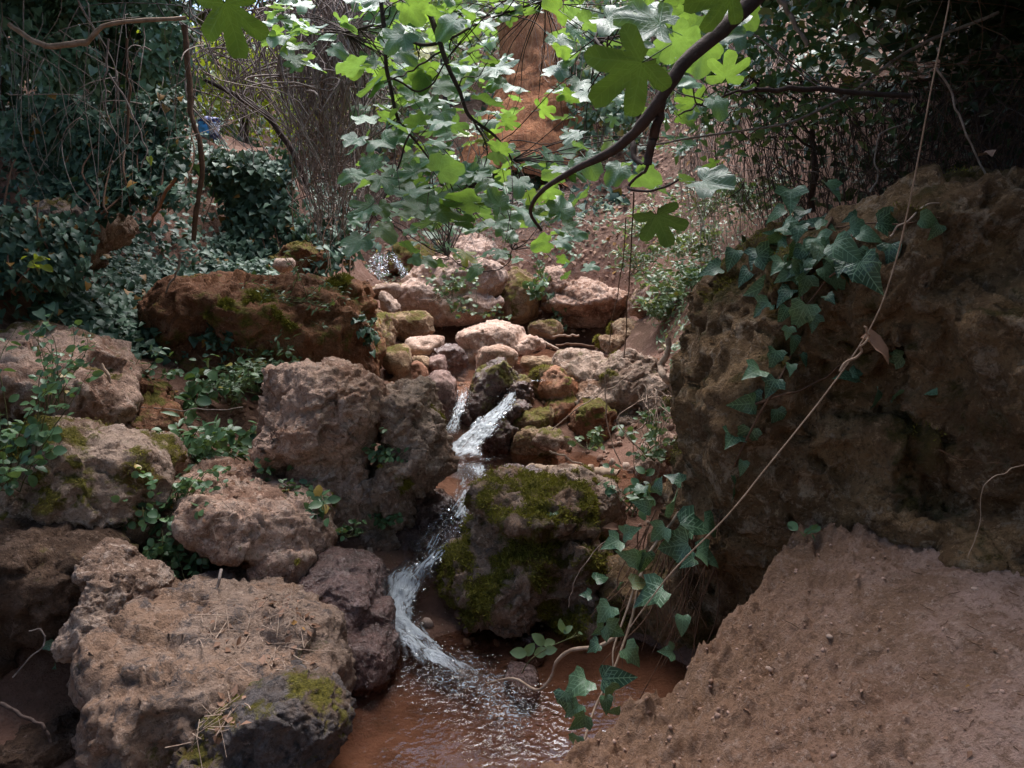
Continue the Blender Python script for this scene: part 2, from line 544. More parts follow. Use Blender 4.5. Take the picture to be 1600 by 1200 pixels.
ROCKS = {}
def rock(key, name, label, cat, mat, lobes, seed, sub=5, voxel=None, moss=0.0, moss_up=0.4, group=None,
         lump=0.10, rough=0.05, pits=0.05, pit_scale=5.0, cuts=9, strata=0.0, sharp=0.8):
    """a rock or boulder made of one or several lumps fused together"""
    L = [lobe_px(*l) for l in lobes]
    parts = []
    for k, (c, rad, rot) in enumerate(L):
        parts.append(lobe(c, rad, seed * 13 + k, sub if len(L) == 1 else 4, cuts, rot, sharp))
    V, F = merge(parts)
    R0 = float(np.mean([max(r[0], r[2]) for _, r, _ in L]))
    if len(L) > 1 or voxel:
        me = new_mesh('tmp', V, F)
        o = link('tmp', me)
        md = o.modifiers.new('r', 'REMESH'); md.mode = 'VOXEL'
        md.voxel_size = voxel or max(R0 / 24, 1.35 * lobes[0][2] / 788)
        dg = bpy.context.evaluated_depsgraph_get()
        me2 = bpy.data.meshes.new_from_object(o.evaluated_get(dg))
        bpy.data.objects.remove(o); bpy.data.meshes.remove(me)
        V = coords(me2); me = me2
        F = np.zeros(len(me.loops), dtype=np.int32); me.loops.foreach_get('vertex_index', F)
        F = F.reshape(-1, 4)
        # relax the voxel steps
        E = np.zeros(len(me.edges) * 2, dtype=np.int32); me.edges.foreach_get('vertices', E); E = E.reshape(-1, 2)
        cnt = np.bincount(E.ravel(), minlength=len(V)).astype(float)[:, None]
        for _ in range(3):
            acc = np.zeros_like(V)
            for q in range(3):
                acc[:, q] = np.bincount(E[:, 0], V[E[:, 1], q], len(V)) + np.bincount(E[:, 1], V[E[:, 0], q], len(V))
            V = 0.45 * V + 0.55 * acc / cnt
        bpy.data.meshes.remove(me)
    me = new_mesh('tmp', V, F)
    Nn = vnormals(me)
    bpy.data.meshes.remove(me)
    V = displace(V, Nn, R0, seed, lump, rough, pits, pit_scale, strata)
    me = new_mesh(name, V, F)
    Nn = vnormals(me)
    mo = moss + moss_up * sstep(-0.1, 0.9, Nn[:, 2]) * (moss > 0) + 0.55 * fbm(V * 3.2 / max(R0, 0.25) * 0.5 + seed, seed + 40, 3)
    mo = np.clip(mo, 0, 1.2) if moss > 0 else np.zeros(len(V))
    base = np.array((V[:, 0].mean(), V[:, 1].mean(), V[:, 2].min()))
    me.vertices.foreach_set('co', (V - base).astype(np.float32).ravel())
    at = me.attributes.new('moss', 'FLOAT', 'POINT'); at.data.foreach_set('value', mo.astype(np.float32))
    me.update()
    o = link(name, me, ROCK[mat], None, base)
    tag(o, label, cat, group)
    ROCKS[key] = (o, V, Nn, mo)
    return o

B = 'boulder'
# --- left bank
rock('ledge', 'rock_ledge', 'flat pinkish rock ledge under the ivy carpet on the left bank', 'rock', 'pink',
     [(70, 600, 4.75, 290, 110, 0.4, 6), (-60, 640, 4.7, 300, 200, 0.5), (130, 640, 4.65, 130, 70, 0.25, 8), (100, 565, 5.1, 240, 80, 0.4, 12)], 11, moss=0.02, pits=0.07)
rock('ledge_small', 'rock', 'small grey knob of rock just under the flat ledge', 'rock', 'grey',
     [(163, 668, 4.6, 44, 56)], 12, sub=4)
rock('left_mossy', B, 'big brown mossy boulder below the flat ledge on the left bank', 'boulder', 'grey',
     [(130, 750, 4.15, 250, 160, 0.4, 10), (30, 800, 4.1, 230, 240, 0.45), (215, 720, 4.25, 120, 70, 0.25, 14), (180, 800, 4.2, 130, 150, 0.3)], 13, moss=0.30, moss_up=0.2, pits=0.07)
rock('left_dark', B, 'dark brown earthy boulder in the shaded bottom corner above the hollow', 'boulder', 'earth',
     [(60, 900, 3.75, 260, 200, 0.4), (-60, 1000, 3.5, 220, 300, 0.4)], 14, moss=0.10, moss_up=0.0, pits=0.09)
rock('litter_rock', B, 'pink flat-topped boulder with green seedlings and litter on its top', 'boulder', 'pink',
     [(400, 805, 4.25, 230, 120, 0.42, 6), (450, 850, 4.15, 130, 120, 0.3), (340, 780, 4.45, 170, 90, 0.35), (300, 830, 4.3, 110, 90, 0.3)], 15, moss=0.16, moss_up=-0.1, pits=0.07)
rock('tufa_big', B, 'big pitted pinkish brown boulder standing upright beside the stream', 'boulder', 'pink',
     [(505, 650, 4.85, 200, 150, 0.4, 8), (520, 740, 4.75, 120, 190, 0.32, -6), (450, 680, 4.8, 100, 110, 0.3), (545, 610, 4.95, 110, 70, 0.3, 12), (505, 790, 4.7, 90, 90, 0.25)], 16, moss=0.0, lump=0.10, pits=0.14, pit_scale=3.2, rough=0.07)
rock('tufa_moss', B, 'grey and olive rough boulder overhanging the middle pool', 'boulder', 'grey',
     [(630, 650, 4.95, 120, 110, 0.32, 6), (640, 715, 4.85, 120, 100, 0.32, -14), (600, 790, 4.75, 90, 130, 0.28), (660, 690, 4.8, 76, 100, 0.25), (590, 845, 4.65, 70, 60, 0.2)], 17, moss=0.16, moss_up=-0.05, pits=0.12, pit_scale=3.5, rough=0.07)
rock('grey_lump', B, 'grey crumbly boulder at the left end of the big sloping slab', 'boulder', 'grey',
     [(190, 930, 3.45, 110, 90, 0.25, 18), (170, 975, 3.4, 110, 80, 0.25), (240, 985, 3.4, 110, 60, 0.22, 16), (175, 885, 3.55, 70, 60, 0.2)], 18, moss=0.0, pits=0.08, pit_scale=6)
rock('slab', B, 'big sloping brown slab littered with dry sticks beside the foreground pool', 'boulder', 'dark',
     [(340, 1030, 3.35, 390, 190, 0.46, 8), (250, 1120, 3.0, 210, 220, 0.32), (455, 1000, 3.45, 150, 150, 0.35, 12), (340, 965, 3.7, 300, 110, 0.4), (370, 1130, 3.0, 300, 210, 0.3), (490, 1040, 3.3, 90, 150, 0.25)], 19, moss=0.12, moss_up=-0.05, pits=0.05, lump=0.05)
rock('slab_front', B, 'dark pitted boulder at the near edge of the foreground pool', 'boulder', 'slate',
     [(430, 1140, 2.85, 200, 150, 0.3, -14), (500, 1105, 2.9, 100, 90, 0.22), (380, 1200, 2.75, 180, 120, 0.25)], 20, moss=0.05, pits=0.10, pit_scale=5)
rock('wet_left', 'rock', 'wet bluish rock dipping into the foreground pool', 'rock', 'wet',
     [(560, 1030, 3.6, 110, 110, 0.22, -10), (535, 975, 3.75, 110, 150, 0.28), (535, 925, 3.95, 120, 110, 0.3), (575, 985, 3.75, 80, 100, 0.22)], 21, pits=0.02, rough=0.03, lump=0.05)
rock('earth_mound', 'mossy_boulder', 'broad russet boulder coated in brown moss above the left bank', 'boulder', 'brown',
     [(400, 510, 6.6, 310, 150, 0.7, 0), (310, 500, 6.5, 140, 130, 0.5), (500, 520, 6.6, 160, 170, 0.6), (540, 470, 6.8, 80, 70, 0.4), (340, 550, 6.4, 200, 90, 0.5), (570, 560, 6.7, 60, 110, 0.3)], 22, moss=0.3, moss_up=0.15, pits=0.06, lump=0.12)
rock('mound_knob', 'rock', 'brown lichen-covered rock beside the upper waterfall', 'rock', 'brown',
     [(470, 405, 8.8, 90, 60, 0.4), (450, 420, 8.6, 60, 40, 0.3)], 23, moss=0.2)
rock('white_stone', 'stone', 'small whitish stone lying on top of the russet boulder', 'stone', 'pale', [(443, 414, 7.3, 32, 22)], 24, sub=3, pits=0)
rock('ivy_rock', 'rock', 'dark grey rock half hidden under the ivy mound', 'rock', 'grey',
     [(130, 355, 5.9, 130, 80, 0.4), (90, 390, 5.8, 120, 60, 0.4)], 25, moss=0.05)
rock('path_rock', 'rock', 'brown rock between the seedlings behind the pink flat-topped boulder', 'rock', 'brown',
     [(230, 665, 5.0, 120, 60, 0.3), (210, 630, 5.2, 120, 60, 0.3)], 26, moss=0.02)
# --- stones in and beside the upper stream
S = 'stone'
rock('r1', S, 'smooth round purple-brown stone left of the split cascade', 'stone', 'purple', [(692, 625, 6.3, 52, 84, 0.2, 0)], 31, pits=0, rough=0.02, lump=0.05, cuts=6)
rock('r2', S, 'dark pointed mossy stone splitting the cascade in two', 'stone', 'wet', [(772, 605, 6.4, 62, 90, 0.22, 20), (750, 630, 6.35, 40, 76, 0.18, 24)], 32, moss=0.3, moss_up=0.2, pits=0.02, rough=0.04)
rock('r3', S, 'pale pinkish stone behind the dark pointed mossy stone', 'stone', 'pink', [(773, 562, 6.9, 62, 44, 0.22)], 33, sub=4, pits=0.02)
rock('r4', S, 'flat oblong tan block lying across the upper channel', 'stone', 'tan', [(845, 569, 7.1, 58, 24, 0.14)], 34, sub=4, pits=0.0, rough=0.03, cuts=12)
rock('r5', S, 'small stone capped with yellow moss above a dark gap', 'stone', 'tan', [(846, 600, 6.6, 52, 54, 0.2)], 35, moss=0.35, moss_up=0.3)
rock('r6', S, 'smooth reddish stone leaning beside the moss-capped stone', 'stone', 'red', [(880, 610, 6.45, 64, 60, 0.22, 30), (880, 650, 6.35, 60, 64, 0.22)], 36, moss=0.02, pits=0.01, rough=0.03)
rock('r7', S, 'grey-topped domed stone beside the oblong tan block', 'stone', 'grey', [(908, 585, 6.75, 92, 72, 0.3, 8)], 37, moss=0.25, moss_up=-0.1)
rock('r8', B, 'large olive boulder with a hollow in its side across the stream', 'boulder', 'grey',
     [(985, 595, 6.5, 110, 80, 0.35, 10), (950, 625, 6.4, 110, 60, 0.3), (1025, 620, 6.4, 70, 70, 0.3), (975, 655, 6.35, 90, 40, 0.25)], 38, moss=0.3, moss_up=0.0, pits=0.16, pit_scale=3)
rock('r9', S, 'rounded brown stone beneath the large olive boulder', 'stone', 'brown', [(925, 665, 6.1, 62, 78, 0.25)], 39, moss=0.2, pits=0.04)
rock('r10', S, 'low ochre mossy stone at the foot of the reddish stone', 'stone', 'tan', [(832, 658, 6.1, 62, 40, 0.2, -20)], 40, moss=0.35, pits=0.03)
rock('r11', S, 'ochre stone standing at the edge of the middle pool', 'stone', 'tan', [(826, 697, 5.9, 56, 62, 0.2), (850, 720, 5.8, 40, 36, 0.14)], 41, moss=0.22, pits=0.09, pit_scale=3)
rock('r12', S, 'knobbly grey stone on top of the ochre stones', 'stone', 'grey', [(856, 688, 5.75, 52, 38, 0.15, 14)], 42, sub=4, moss=0.05)
rock('r12b', S, 'tiny round stone touching the knobbly grey stone', 'stone', 'grey', [(884, 692, 5.75, 18, 20)], 43, sub=3, moss=0.1)
rock('r14', B, 'light grey crusted boulder above the big moss-covered boulder', 'boulder', 'grey',
     [(905, 775, 4.75, 90, 70, 0.25, 20), (880, 750, 4.9, 50, 50, 0.2), (940, 790, 4.75, 70, 80, 0.25)], 44, moss=0.14, moss_up=0.1, pits=0.10, pit_scale=4)
rock('moss_big', 'mossy_boulder', 'big moss-covered boulder overhanging the foreground pool', 'boulder', 'dark',
     [(842, 792, 4.38, 190, 66, 0.4, 6), (815, 900, 4.25, 210, 130, 0.36, 12), (738, 895, 4.35, 90, 100, 0.26), (890, 890, 4.35, 130, 150, 0.36), (780, 950, 4.1, 100, 50, 0.2, 10), (810, 850, 4.42, 150, 110, 0.32), (806, 768, 4.8, 100, 46, 0.3), (890, 955, 4.2, 90, 50, 0.25), (770, 845, 4.45, 90, 110, 0.26, 14)], 45,
     moss=0.47, moss_up=0.15, pits=0.15, pit_scale=3.2, rough=0.08, lump=0.14, voxel=0.013)
rock('r16', 'rock', 'wet black rock under the right-hand fall of the cascade', 'rock', 'wet', [(782, 675, 6.05, 60, 66, 0.2), (802, 645, 6.2, 44, 60, 0.2), (815, 612, 6.35, 36, 50, 0.15)], 46, moss=0.02, rough=0.08, pits=0.03)
rock('r17', S, 'small wet stone parting the left-hand trickle', 'stone', 'wet', [(728, 652, 6.2, 26, 30, 0.1)], 47, sub=4, pits=0)
rock('r18', B, 'large flat-topped pale pink slab lying across the upper stream', 'boulder', 'pale',
     [(775, 528, 8.1, 110, 46, 0.45, 8), (745, 545, 8.0, 56, 44, 0.3, -20), (820, 540, 8.0, 60, 30, 0.3)], 48, pits=0.03, rough=0.03, lump=0.05)
rock('r19', S, 'whitish egg-shaped stone on the bank of the upper stream', 'stone', 'pale', [(664, 541, 7.6, 58, 34, 0.22, -6)], 49, sub=4, pits=0, rough=0.02, lump=0.03, cuts=4)
rock('r20', S, 'olive tan angular stone below the big sloping pale slab', 'stone', 'tan', [(643, 508, 8.6, 78, 50, 0.3, 10)], 50, moss=0.1, pits=0.02, rough=0.03)
rock('r21', S, 'upright grey stone beside the far waterfall', 'stone', 'grey', [(611, 480, 9.2, 30, 48, 0.15, -20)], 51, sub=4)
rock('r22', B, 'big sloping pale slab draped with creeping plants', 'boulder', 'pale',
     [(700, 450, 10.2, 170, 90, 0.6, -22), (745, 430, 10.5, 90, 110, 0.5), (665, 470, 10.0, 100, 60, 0.5), (720, 480, 9.9, 130, 50, 0.4)], 52, moss=0.08, moss_up=-0.2, pits=0.03, lump=0.06)
rock('r23', B, 'mossy block between the sloping pale slab and the overhanging shelf', 'boulder', 'tan', [(808, 460, 10.3, 70, 84, 0.4)], 53, moss=0.22, pits=0.06)
rock('r24', 'rock_shelf', 'overhanging rock shelf strewn with dead leaves above a dark cave', 'rock', 'pink',
     [(905, 465, 10.4, 130, 44, 0.5), (860, 450, 10.5, 50, 70, 0.4), (930, 485, 10.6, 110, 44, 0.4), (960, 470, 10.3, 50, 30, 0.35)], 54, moss=0.05, moss_up=-0.2, pits=0.08)
rock('r25', S, 'rounded tan stone in front of the dark cave', 'stone', 'tan', [(853, 514, 9.6, 52, 28, 0.25)], 55, sub=4, moss=0.12)
rock('r26', S, 'peaked stone with bright yellow moss on its lower half', 'stone', 'tan', [(977, 525, 8.7, 44, 54, 0.25), (955, 540, 8.6, 50, 34, 0.25), (990, 545, 8.5, 40, 30, 0.2)], 56, moss=0.34, moss_up=-0.1, pits=0.04)
rock('r27', S, 'small brown stone wedged under the whitish egg-shaped stone', 'stone', 'purple', [(684, 570, 7.2, 26, 34, 0.14)], 57, sub=4, pits=0, cuts=5)
rock('r27b', S, 'long pale stone wedged beneath the whitish egg-shaped stone', 'stone', 'tan', [(660, 570, 7.2, 36, 26, 0.16, 30)], 58, sub=4, pits=0)
rock('r27c', S, 'mossy tan block under the bank left of the upper stream', 'stone', 'tan', [(620, 565, 7.1, 50, 50, 0.22)], 59, moss=0.12, sub=4)
rock('r28', S, 'narrow orange stone above the round purple-brown stone', 'stone', 'red', [(660, 590, 6.7, 22, 50, 0.12, -24)], 60, sub=4, pits=0)
rock('r29', B, 'dark olive boulder beside the far waterfall', 'boulder', 'brown', [(655, 408, 12.0, 90, 54, 0.5)], 61, moss=0.35)
rock('r30', 'rock', 'wet dark rock beneath the far waterfall', 'rock', 'wet', [(606, 428, 12.2, 50, 44, 0.3), (612, 452, 11.3, 60, 18, 0.3)], 62, pits=0.02)
rock('r31', S, 'pinkish stone at the foot of the big shaded boulder', 'stone', 'pink', [(1015, 725, 5.2, 56, 60, 0.2), (1040, 700, 5.3, 36, 50, 0.2)], 63)
rock('r32', S, 'small round stone in the shade under the large olive boulder', 'stone', 'purple', [(964, 671, 6.1, 20, 20)], 64, sub=3, pits=0)
rock('r33', S, 'wet brown stone at the lip of the middle pool', 'stone', 'wet', [(800, 742, 5.1, 50, 26, 0.18), (835, 745, 5.05, 40, 26, 0.15)], 65, pits=0.02)
rock('r34', 'rock', 'wet red-brown rock beside the lower cascade', 'rock', 'wet', [(705, 848, 4.55, 60, 44, 0.2, -24)], 66, pits=0.02, rough=0.04)
rock('r35', S, 'wet reddish stone at the shaded edge of the foreground pool', 'stone', 'wet', [(818, 1062, 3.55, 60, 36, 0.15)], 67, sub=4, pits=0.0)
rock('r36', S, 'small wet stone by the foot of the big moss-covered boulder', 'stone', 'wet', [(825, 1015, 3.9, 50, 40, 0.15)], 68, sub=4, pits=0.0)
rock('r37', 'rock', 'dark wet rock at the mouth of the far cave', 'rock', 'wet', [(700, 560, 7.6, 60, 50, 0.35)], 69, pits=0.02)
rock('r38', S, 'brown stone on the bank above the oblong tan block', 'stone', 'brown', [(1010, 575, 7.2, 60, 30, 0.25)], 70, sub=4, moss=0.1)
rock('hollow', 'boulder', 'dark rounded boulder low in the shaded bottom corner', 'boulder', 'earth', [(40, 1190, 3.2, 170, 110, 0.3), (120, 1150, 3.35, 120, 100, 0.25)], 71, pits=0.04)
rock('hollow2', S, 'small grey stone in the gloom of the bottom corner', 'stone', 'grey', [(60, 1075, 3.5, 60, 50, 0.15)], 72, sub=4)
rock('bank1', 'rock', 'brown rock in the gap between the russet boulder and the upper stream', 'rock', 'tan', [(590, 520, 8.0, 60, 60, 0.3), (570, 500, 8.3, 50, 60, 0.3)], 73, moss=0.12)
rock('bank2', S, 'grey stone perched above the olive tan angular stone', 'stone', 'grey', [(600, 455, 9.8, 60, 30, 0.3)], 74, sub=4, moss=0.05)
rock('bank3', 'rock', 'pinkish rock at the far end of the dark cave', 'rock', 'pink', [(1020, 470, 9.0, 70, 60, 0.4)], 75, moss=0.08)
rock('lip', 'rock', 'wet dark rock under the lip of the middle pool beside the lower cascade', 'rock', 'wet', [(672, 800, 4.95, 90, 70, 0.3), (640, 850, 4.75, 80, 60, 0.25)], 76, pits=0.03)
# --- right: the huge shaded boulder
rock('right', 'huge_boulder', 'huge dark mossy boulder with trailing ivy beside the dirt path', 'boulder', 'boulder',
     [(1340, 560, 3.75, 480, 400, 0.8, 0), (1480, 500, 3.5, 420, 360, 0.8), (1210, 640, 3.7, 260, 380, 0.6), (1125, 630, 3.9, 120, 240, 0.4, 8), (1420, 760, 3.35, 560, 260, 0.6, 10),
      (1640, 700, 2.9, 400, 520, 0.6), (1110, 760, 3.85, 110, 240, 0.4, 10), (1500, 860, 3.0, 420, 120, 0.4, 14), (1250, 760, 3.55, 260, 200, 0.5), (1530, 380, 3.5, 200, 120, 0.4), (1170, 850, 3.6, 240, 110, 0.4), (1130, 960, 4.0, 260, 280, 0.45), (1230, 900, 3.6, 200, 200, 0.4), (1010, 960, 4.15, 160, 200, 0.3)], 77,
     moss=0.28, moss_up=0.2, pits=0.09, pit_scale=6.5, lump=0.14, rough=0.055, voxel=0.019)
# ------------------------------------------------------------------ dirt path bank in the near corner
_dp = np.array([W(1240, 840, 2.95), W(1420, 880, 2.7), W(1600, 960, 2.35), W(1250, 1200, 2.0), W(1600, 1200, 1.75), W(1050, 1070, 2.62),
                W(900, 1190, 2.4), W(1130, 960, 2.78), W(1400, 1050, 2.25), (0.4, 1.2, -1.62), (1.5, 0.8, -1.42), (3.0, 1.0, -1.2), (3.0, 2.2, -1.0), (0.2, 0.2, -1.65), (2.0, 3.2, -0.85), (3.0, 3.2, -0.8)])
_dw, _dx = _rbf_fit(_dp)
_edge = np.array([W(1330, 800, 3.3), W(1255, 828, 3.08), W(1190, 890, 2.92), W(1135, 955, 2.8), W(1095, 1010, 2.71), W(1040, 1068, 2.63), W(960, 1118, 2.54), W(880, 1168, 2.46), W(790, 1225, 2.36), W(640, 1330, 2.2), W(300, 1500, 1.9)])[:, :2]

def edge_dist(X):
    """signed distance to the broken edge of the path, positive on the path"""
    best = np.full(len(X), 1e9); sign = np.ones(len(X))
    for a, b in zip(_edge[:-1], _edge[1:]):
        ab = b - a
        t = np.clip(((X - a) @ ab) / (ab @ ab), 0, 1)
        q = X - (a + t[:, None] * ab)
        d = np.linalg.norm(q, axis=1)
        cr = ab[0] * (X[:, 1] - a[1]) - ab[1] * (X[:, 0] - a[0])
        m = d < best
        best = np.where(m, d, best); sign = np.where(m, np.where(cr > 0, 1, -1), sign)
    return best * sign

def path_z(X):
    D = np.linalg.norm(X[:, None] - _dx[None], axis=2)
    z = -D @ _dw[:-3] + _dw[-3] + X @ _dw[-2:]
    P3 = np.c_[X, np.zeros(len(X))]
    e = edge_dist(X) + fbm(P3 * 6, 71, 4) * 0.06 + fbm(P3 * 22, 75, 3) * 0.007
    crumb = 1 - sstep(0.15, 0.75, e)
    worn = sstep(0.3, 0.9, X[:, 0] - 0.55 * X[:, 1] + 0.75 + 0.4 * fbm(P3 * 1.5, 3, 2))
    z += fbm(P3 * 3, 72, 3) * 0.03 + fbm(P3 * 9, 73, 5, 0.70) * (0.060 * (1 - 0.6 * worn) + 0.035 * crumb)
    z += np.maximum(0, fbm(P3 * 30, 74, 4, 0.65)) * (0.018 + 0.020 * crumb + 0.014 * (1 - worn))
    z += fbm(P3 * 48, 12, 3) * 0.008 * (1.3 - worn) + fbm(P3 * 95, 76, 3) * 0.006
    z -= (1 - sstep(-0.22, 0.04, e)) * 1.35 + np.maximum(0, -e) * 0.8
    return z, worn, crumb

def build_path():
    xs = np.linspace(-0.4, 2.8, 370); ys = np.linspace(0.7, 3.45, 310)
    X, Y = np.meshgrid(xs, ys)
    Q = np.c_[X.ravel(), Y.ravel()]
    Z, worn, crumb = path_z(Q)
    nx, ny = len(xs), len(ys)
    i = np.arange(ny - 1)[:, None] * nx; j = np.arange(nx - 1)[None]
    F = np.stack([i + j, i + j + 1, i + nx + j + 1, i + nx + j], -1).reshape(-1, 4)
    t = NT('path_dirt')
    v = t.n('ShaderNodeTexCoord').outputs['Object']
    n1 = t.noise(v, 2.2, 6, 0.65); n2 = t.noise(v, 16, 8, 0.72); n3 = t.noise(v, 90, 5, 0.75)
    c = t.mix(t.attr('worn'), (0.40, 0.23, 0.155), (0.54, 0.35, 0.285))
    c = t.mix(t.ramp(n1, 0.45, 0.6), c, (0.33, 0.195, 0.13))
    c = t.mix(t.math('MULTIPLY', t.ramp(t.noise(v, 7, 9, 0.75, 0.5), 0.5, 0.6), 0.65), c, (0.28, 0.155, 0.10))
    c = t.mix(t.math('MULTIPLY', t.ramp(n2, 0.5, 0.7), 0.7), c, (0.58, 0.40, 0.32))
    c = t.mix(t.math('MULTIPLY', t.ramp(n3, 0.5, 0.75), 0.6), c, (0.16, 0.09, 0.055))
    n4 = t.noise(v, 34, 9, 0.8, 0.3)
    c = t.mix(t.math('MULTIPLY', t.ramp(n4, 0.53, 0.58), 0.7), c, (0.20, 0.115, 0.075))
    c = t.mix(t.math('MULTIPLY', t.ramp(t.noise(v, 48, 8, 0.8, 0.2), 0.56, 0.6), 0.7), c, (0.60, 0.43, 0.35))
    c = t.mix(t.math('MULTIPLY', t.attr('crumb'), 0.45), c, (0.31, 0.175, 0.10))
    h = t.math('ADD', n2, t.math('MULTIPLY', n3, 0.45))
    t.surf(t.bsdf(c, 0.96, t.bump(h, 1.0, 0.05), 0.2))
    o = link('path', new_mesh('path', np.c_[Q, Z], F, {'worn': worn, 'crumb': crumb}), t.m)
    tag(o, 'pinkish brown trodden dirt path with a crumbling edge', None, None, 'structure')
build_path()

def scatter_template(tpl, pos, rot, scale):
    """many copies of a small template mesh as one pair of arrays; rot is (N,3,3)"""
    TV, TF = tpl
    n, m = len(pos), len(TV)
    V = np.einsum('nij,mj->nmi', rot, TV) * np.asarray(scale).reshape(n, 1, -1) + pos[:, None]
    F = (TF[None] + (np.arange(n) * m)[:, None, None]).reshape(-1, TF.shape[1])
    return V.reshape(-1, 3), F

def rand_rot(rng, n):
    q = rng.normal(size=(n, 4)); q /= np.linalg.norm(q, axis=1)[:, None]
    w, x, y, z = q.T
    return np.stack([np.stack([1 - 2 * (y * y + z * z), 2 * (x * y - z * w), 2 * (x * z + y * w)], 1),
                     np.stack([2 * (x * y + z * w), 1 - 2 * (x * x + z * z), 2 * (y * z - x * w)], 1),
                     np.stack([2 * (x * z - y * w), 2 * (y * z + x * w), 1 - 2 * (x * x + y * y)], 1)], 1)

def pebble_tpl(seed):
    rng = np.random.default_rng(seed)
    V, F = lobe((0, 0, 0), (1, 0.8, 0.6), seed, 2, 6)
    return V + rng.normal(size=V.shape) * 0.04, F

def gravel_mat(name, c1, c2):
    t = NT(name)
    c = t.mix(t.ramp(t.attr('rnd'), 0.2, 0.8), c1, c2)
    v = t.n('ShaderNodeTexCoord').outputs['Object']
    c = t.mix(t.math('MULTIPLY', t.ramp(t.noise(v, 120, 4), 0.4, 0.7), 0.4), c, tuple(a * 0.5 for a in c1))
    return t.surf(t.bsdf(c, 0.9, None, 0.25))

def build_gravel():
    rng = np.random.default_rng(5)
    X = np.c_[rng.uniform(-0.3, 2.6, 16000), rng.uniform(0.9, 3.1, 16000)]
    e = edge_dist(X)
    X = X[(e > 0.01) & (rng.random(len(X)) < np.where(e < 0.6, 1, 0.35))][:4200]
    z, _, _ = path_z(X)
    n = len(X)
    ptpl = lobe((0, 0, 0), (1, 0.8, 0.6), 3, 1, 5)
    sc = 0.0016 + 0.010 * rng.random(n) ** 7
    V, F = scatter_template(ptpl, np.c_[X, z - sc * 0.25], rand_rot(rng, n), sc)
    m = len(V) // n
    o = link('gravel', new_mesh('gravel', V, F, {'rnd': np.repeat(rng.random(n), m)}), gravel_mat('gravel', (0.30, 0.175, 0.12), (0.42, 0.27, 0.21)))
    tag(o, 'loose crumbs and fine gravel on the dirt path', 'gravel', None, 'stuff')
    pm = gravel_mat('pale_pebble', (0.40, 0.28, 0.22), (0.46, 0.36, 0.30))
    meshes = []
    for k in range(4):
        V, F = pebble_tpl(20 + k)
        me = new_mesh('pebble', V, F); me.materials.append(pm); meshes.append(me)
    k = 0
    while k < 8:
        p = W(rng.uniform(900, 1590), rng.uniform(850, 1195), 2.4)
        y = rng.uniform(1.75, 2.9); x = rng.uniform(0.1, 1.9)
        q = np.array([[x, y]])
        if edge_dist(q)[0] < 0.05: continue
        z = path_z(q)[0][0]
        o = link('pebble', meshes[k % 4], None, None, (x, y, z - 0.002))
        s = rng.uniform(0.006, 0.016)
        o.scale = (s, s, s); o.rotation_euler = tuple(rng.uniform(-0.5, 0.5, 2)) + (rng.uniform(0, 6),)
        tag(o, 'pale pebble half set into the trodden dirt path', 'pebble', 'pebbles on the dirt path')
        k += 1
    # clods and stones in the stream and along its edge
    return meshes
build_gravel()

# ------------------------------------------------------------------ water
def water_mat(name, tint, rip=15.0, strength=0.25, foam=False):
    t = NT(name)
    v = t.n('ShaderNodeTexCoord').outputs['Object']
    r = t.attr('ripple')
    n1 = t.noise(v, rip, 3, 0.5, 0.8); n2 = t.noise(v, rip * 1.9, 0, 0.5, 0.5)
    h = t.math('ADD', t.math('MULTIPLY', n1, 0.6), t.math('MULTIPLY', n2, 0.5))
    h = t.math('MULTIPLY', h, t.math('ADD', t.math('MULTIPLY', r, 1.0 if foam != 'uv' else 1.5), 0.03))
    nb = t.bump(h, 1.0, 0.05)
    fr = t.n('ShaderNodeFresnel'); fr.inputs['IOR'].default_value = 1.42
    t.set(fr.inputs['Normal'], nb)
    tr = t.n('ShaderNodeBsdfTransparent'); t.set(tr.inputs['Color'], tint)
    gl = t.n('ShaderNodeBsdfGlossy'); gl.inputs['Roughness'].default_value = 0.07
    t.set(gl.inputs['Color'], (0.95, 0.97, 1.0)); t.set(gl.inputs['Normal'], nb)
    mx = t.n('ShaderNodeMixShader')
    t.set(mx.inputs[0], fr.outputs[0]); t.set(mx.inputs[1], tr.outputs[0]); t.set(mx.inputs[2], gl.outputs[0])
    s = mx.outputs[0]
    if foam:
        uv = t.n('ShaderNodeUVMap').outputs[0] if foam == 'uv' else v
        mp = t.n('ShaderNodeMapping'); t.set(mp.inputs['Vector'], uv); mp.inputs['Scale'].default_value = (1.0, 0.26, 1) if foam == 'uv' else (0.7, 0.7, 0.7)
        f1 = t.noise(mp.outputs[0], 30, 4, 0.62, 1.6)
        f2 = t.noise(mp.outputs[0], 95, 3, 0.6, 1.0)
        fm = t.math('ADD', t.math('MULTIPLY', f1, 0.82), t.math('MULTIPLY', f2, 0.25))
        fm = t.ramp(t.math('ADD', fm, t.math('MULTIPLY', t.math('SUBTRACT', t.attr('foam'), 0.5), 0.5)), 0.52, 0.76, 0.0, 0.78)
        fb = t.bump(t.math('ADD', f1, f2), 0.8, 0.03)
        df = t.bsdf((0.70, 0.76, 0.82), 0.3, fb, 0.5)
        m2 = t.n('ShaderNodeMixShader'); t.set(m2.inputs[0], fm); t.set(m2.inputs[1], s); t.set(m2.inputs[2], df)
        s = m2.outputs[0]
        if foam == 'uv':
            m3 = t.n('ShaderNodeMixShader'); cl = t.n('ShaderNodeBsdfTransparent')
            t.set(m3.inputs[0], t.attr('fade')); t.set(m3.inputs[1], cl.outputs[0]); t.set(m3.inputs[2], s)
            s = m3.outputs[0]
    return t.surf(s)

POOL = water_mat('pool_water', (0.82, 0.72, 0.64), foam='pool')
CASC = water_mat('falling_water', (0.80, 0.78, 0.76), 22, 0.35, 'uv')

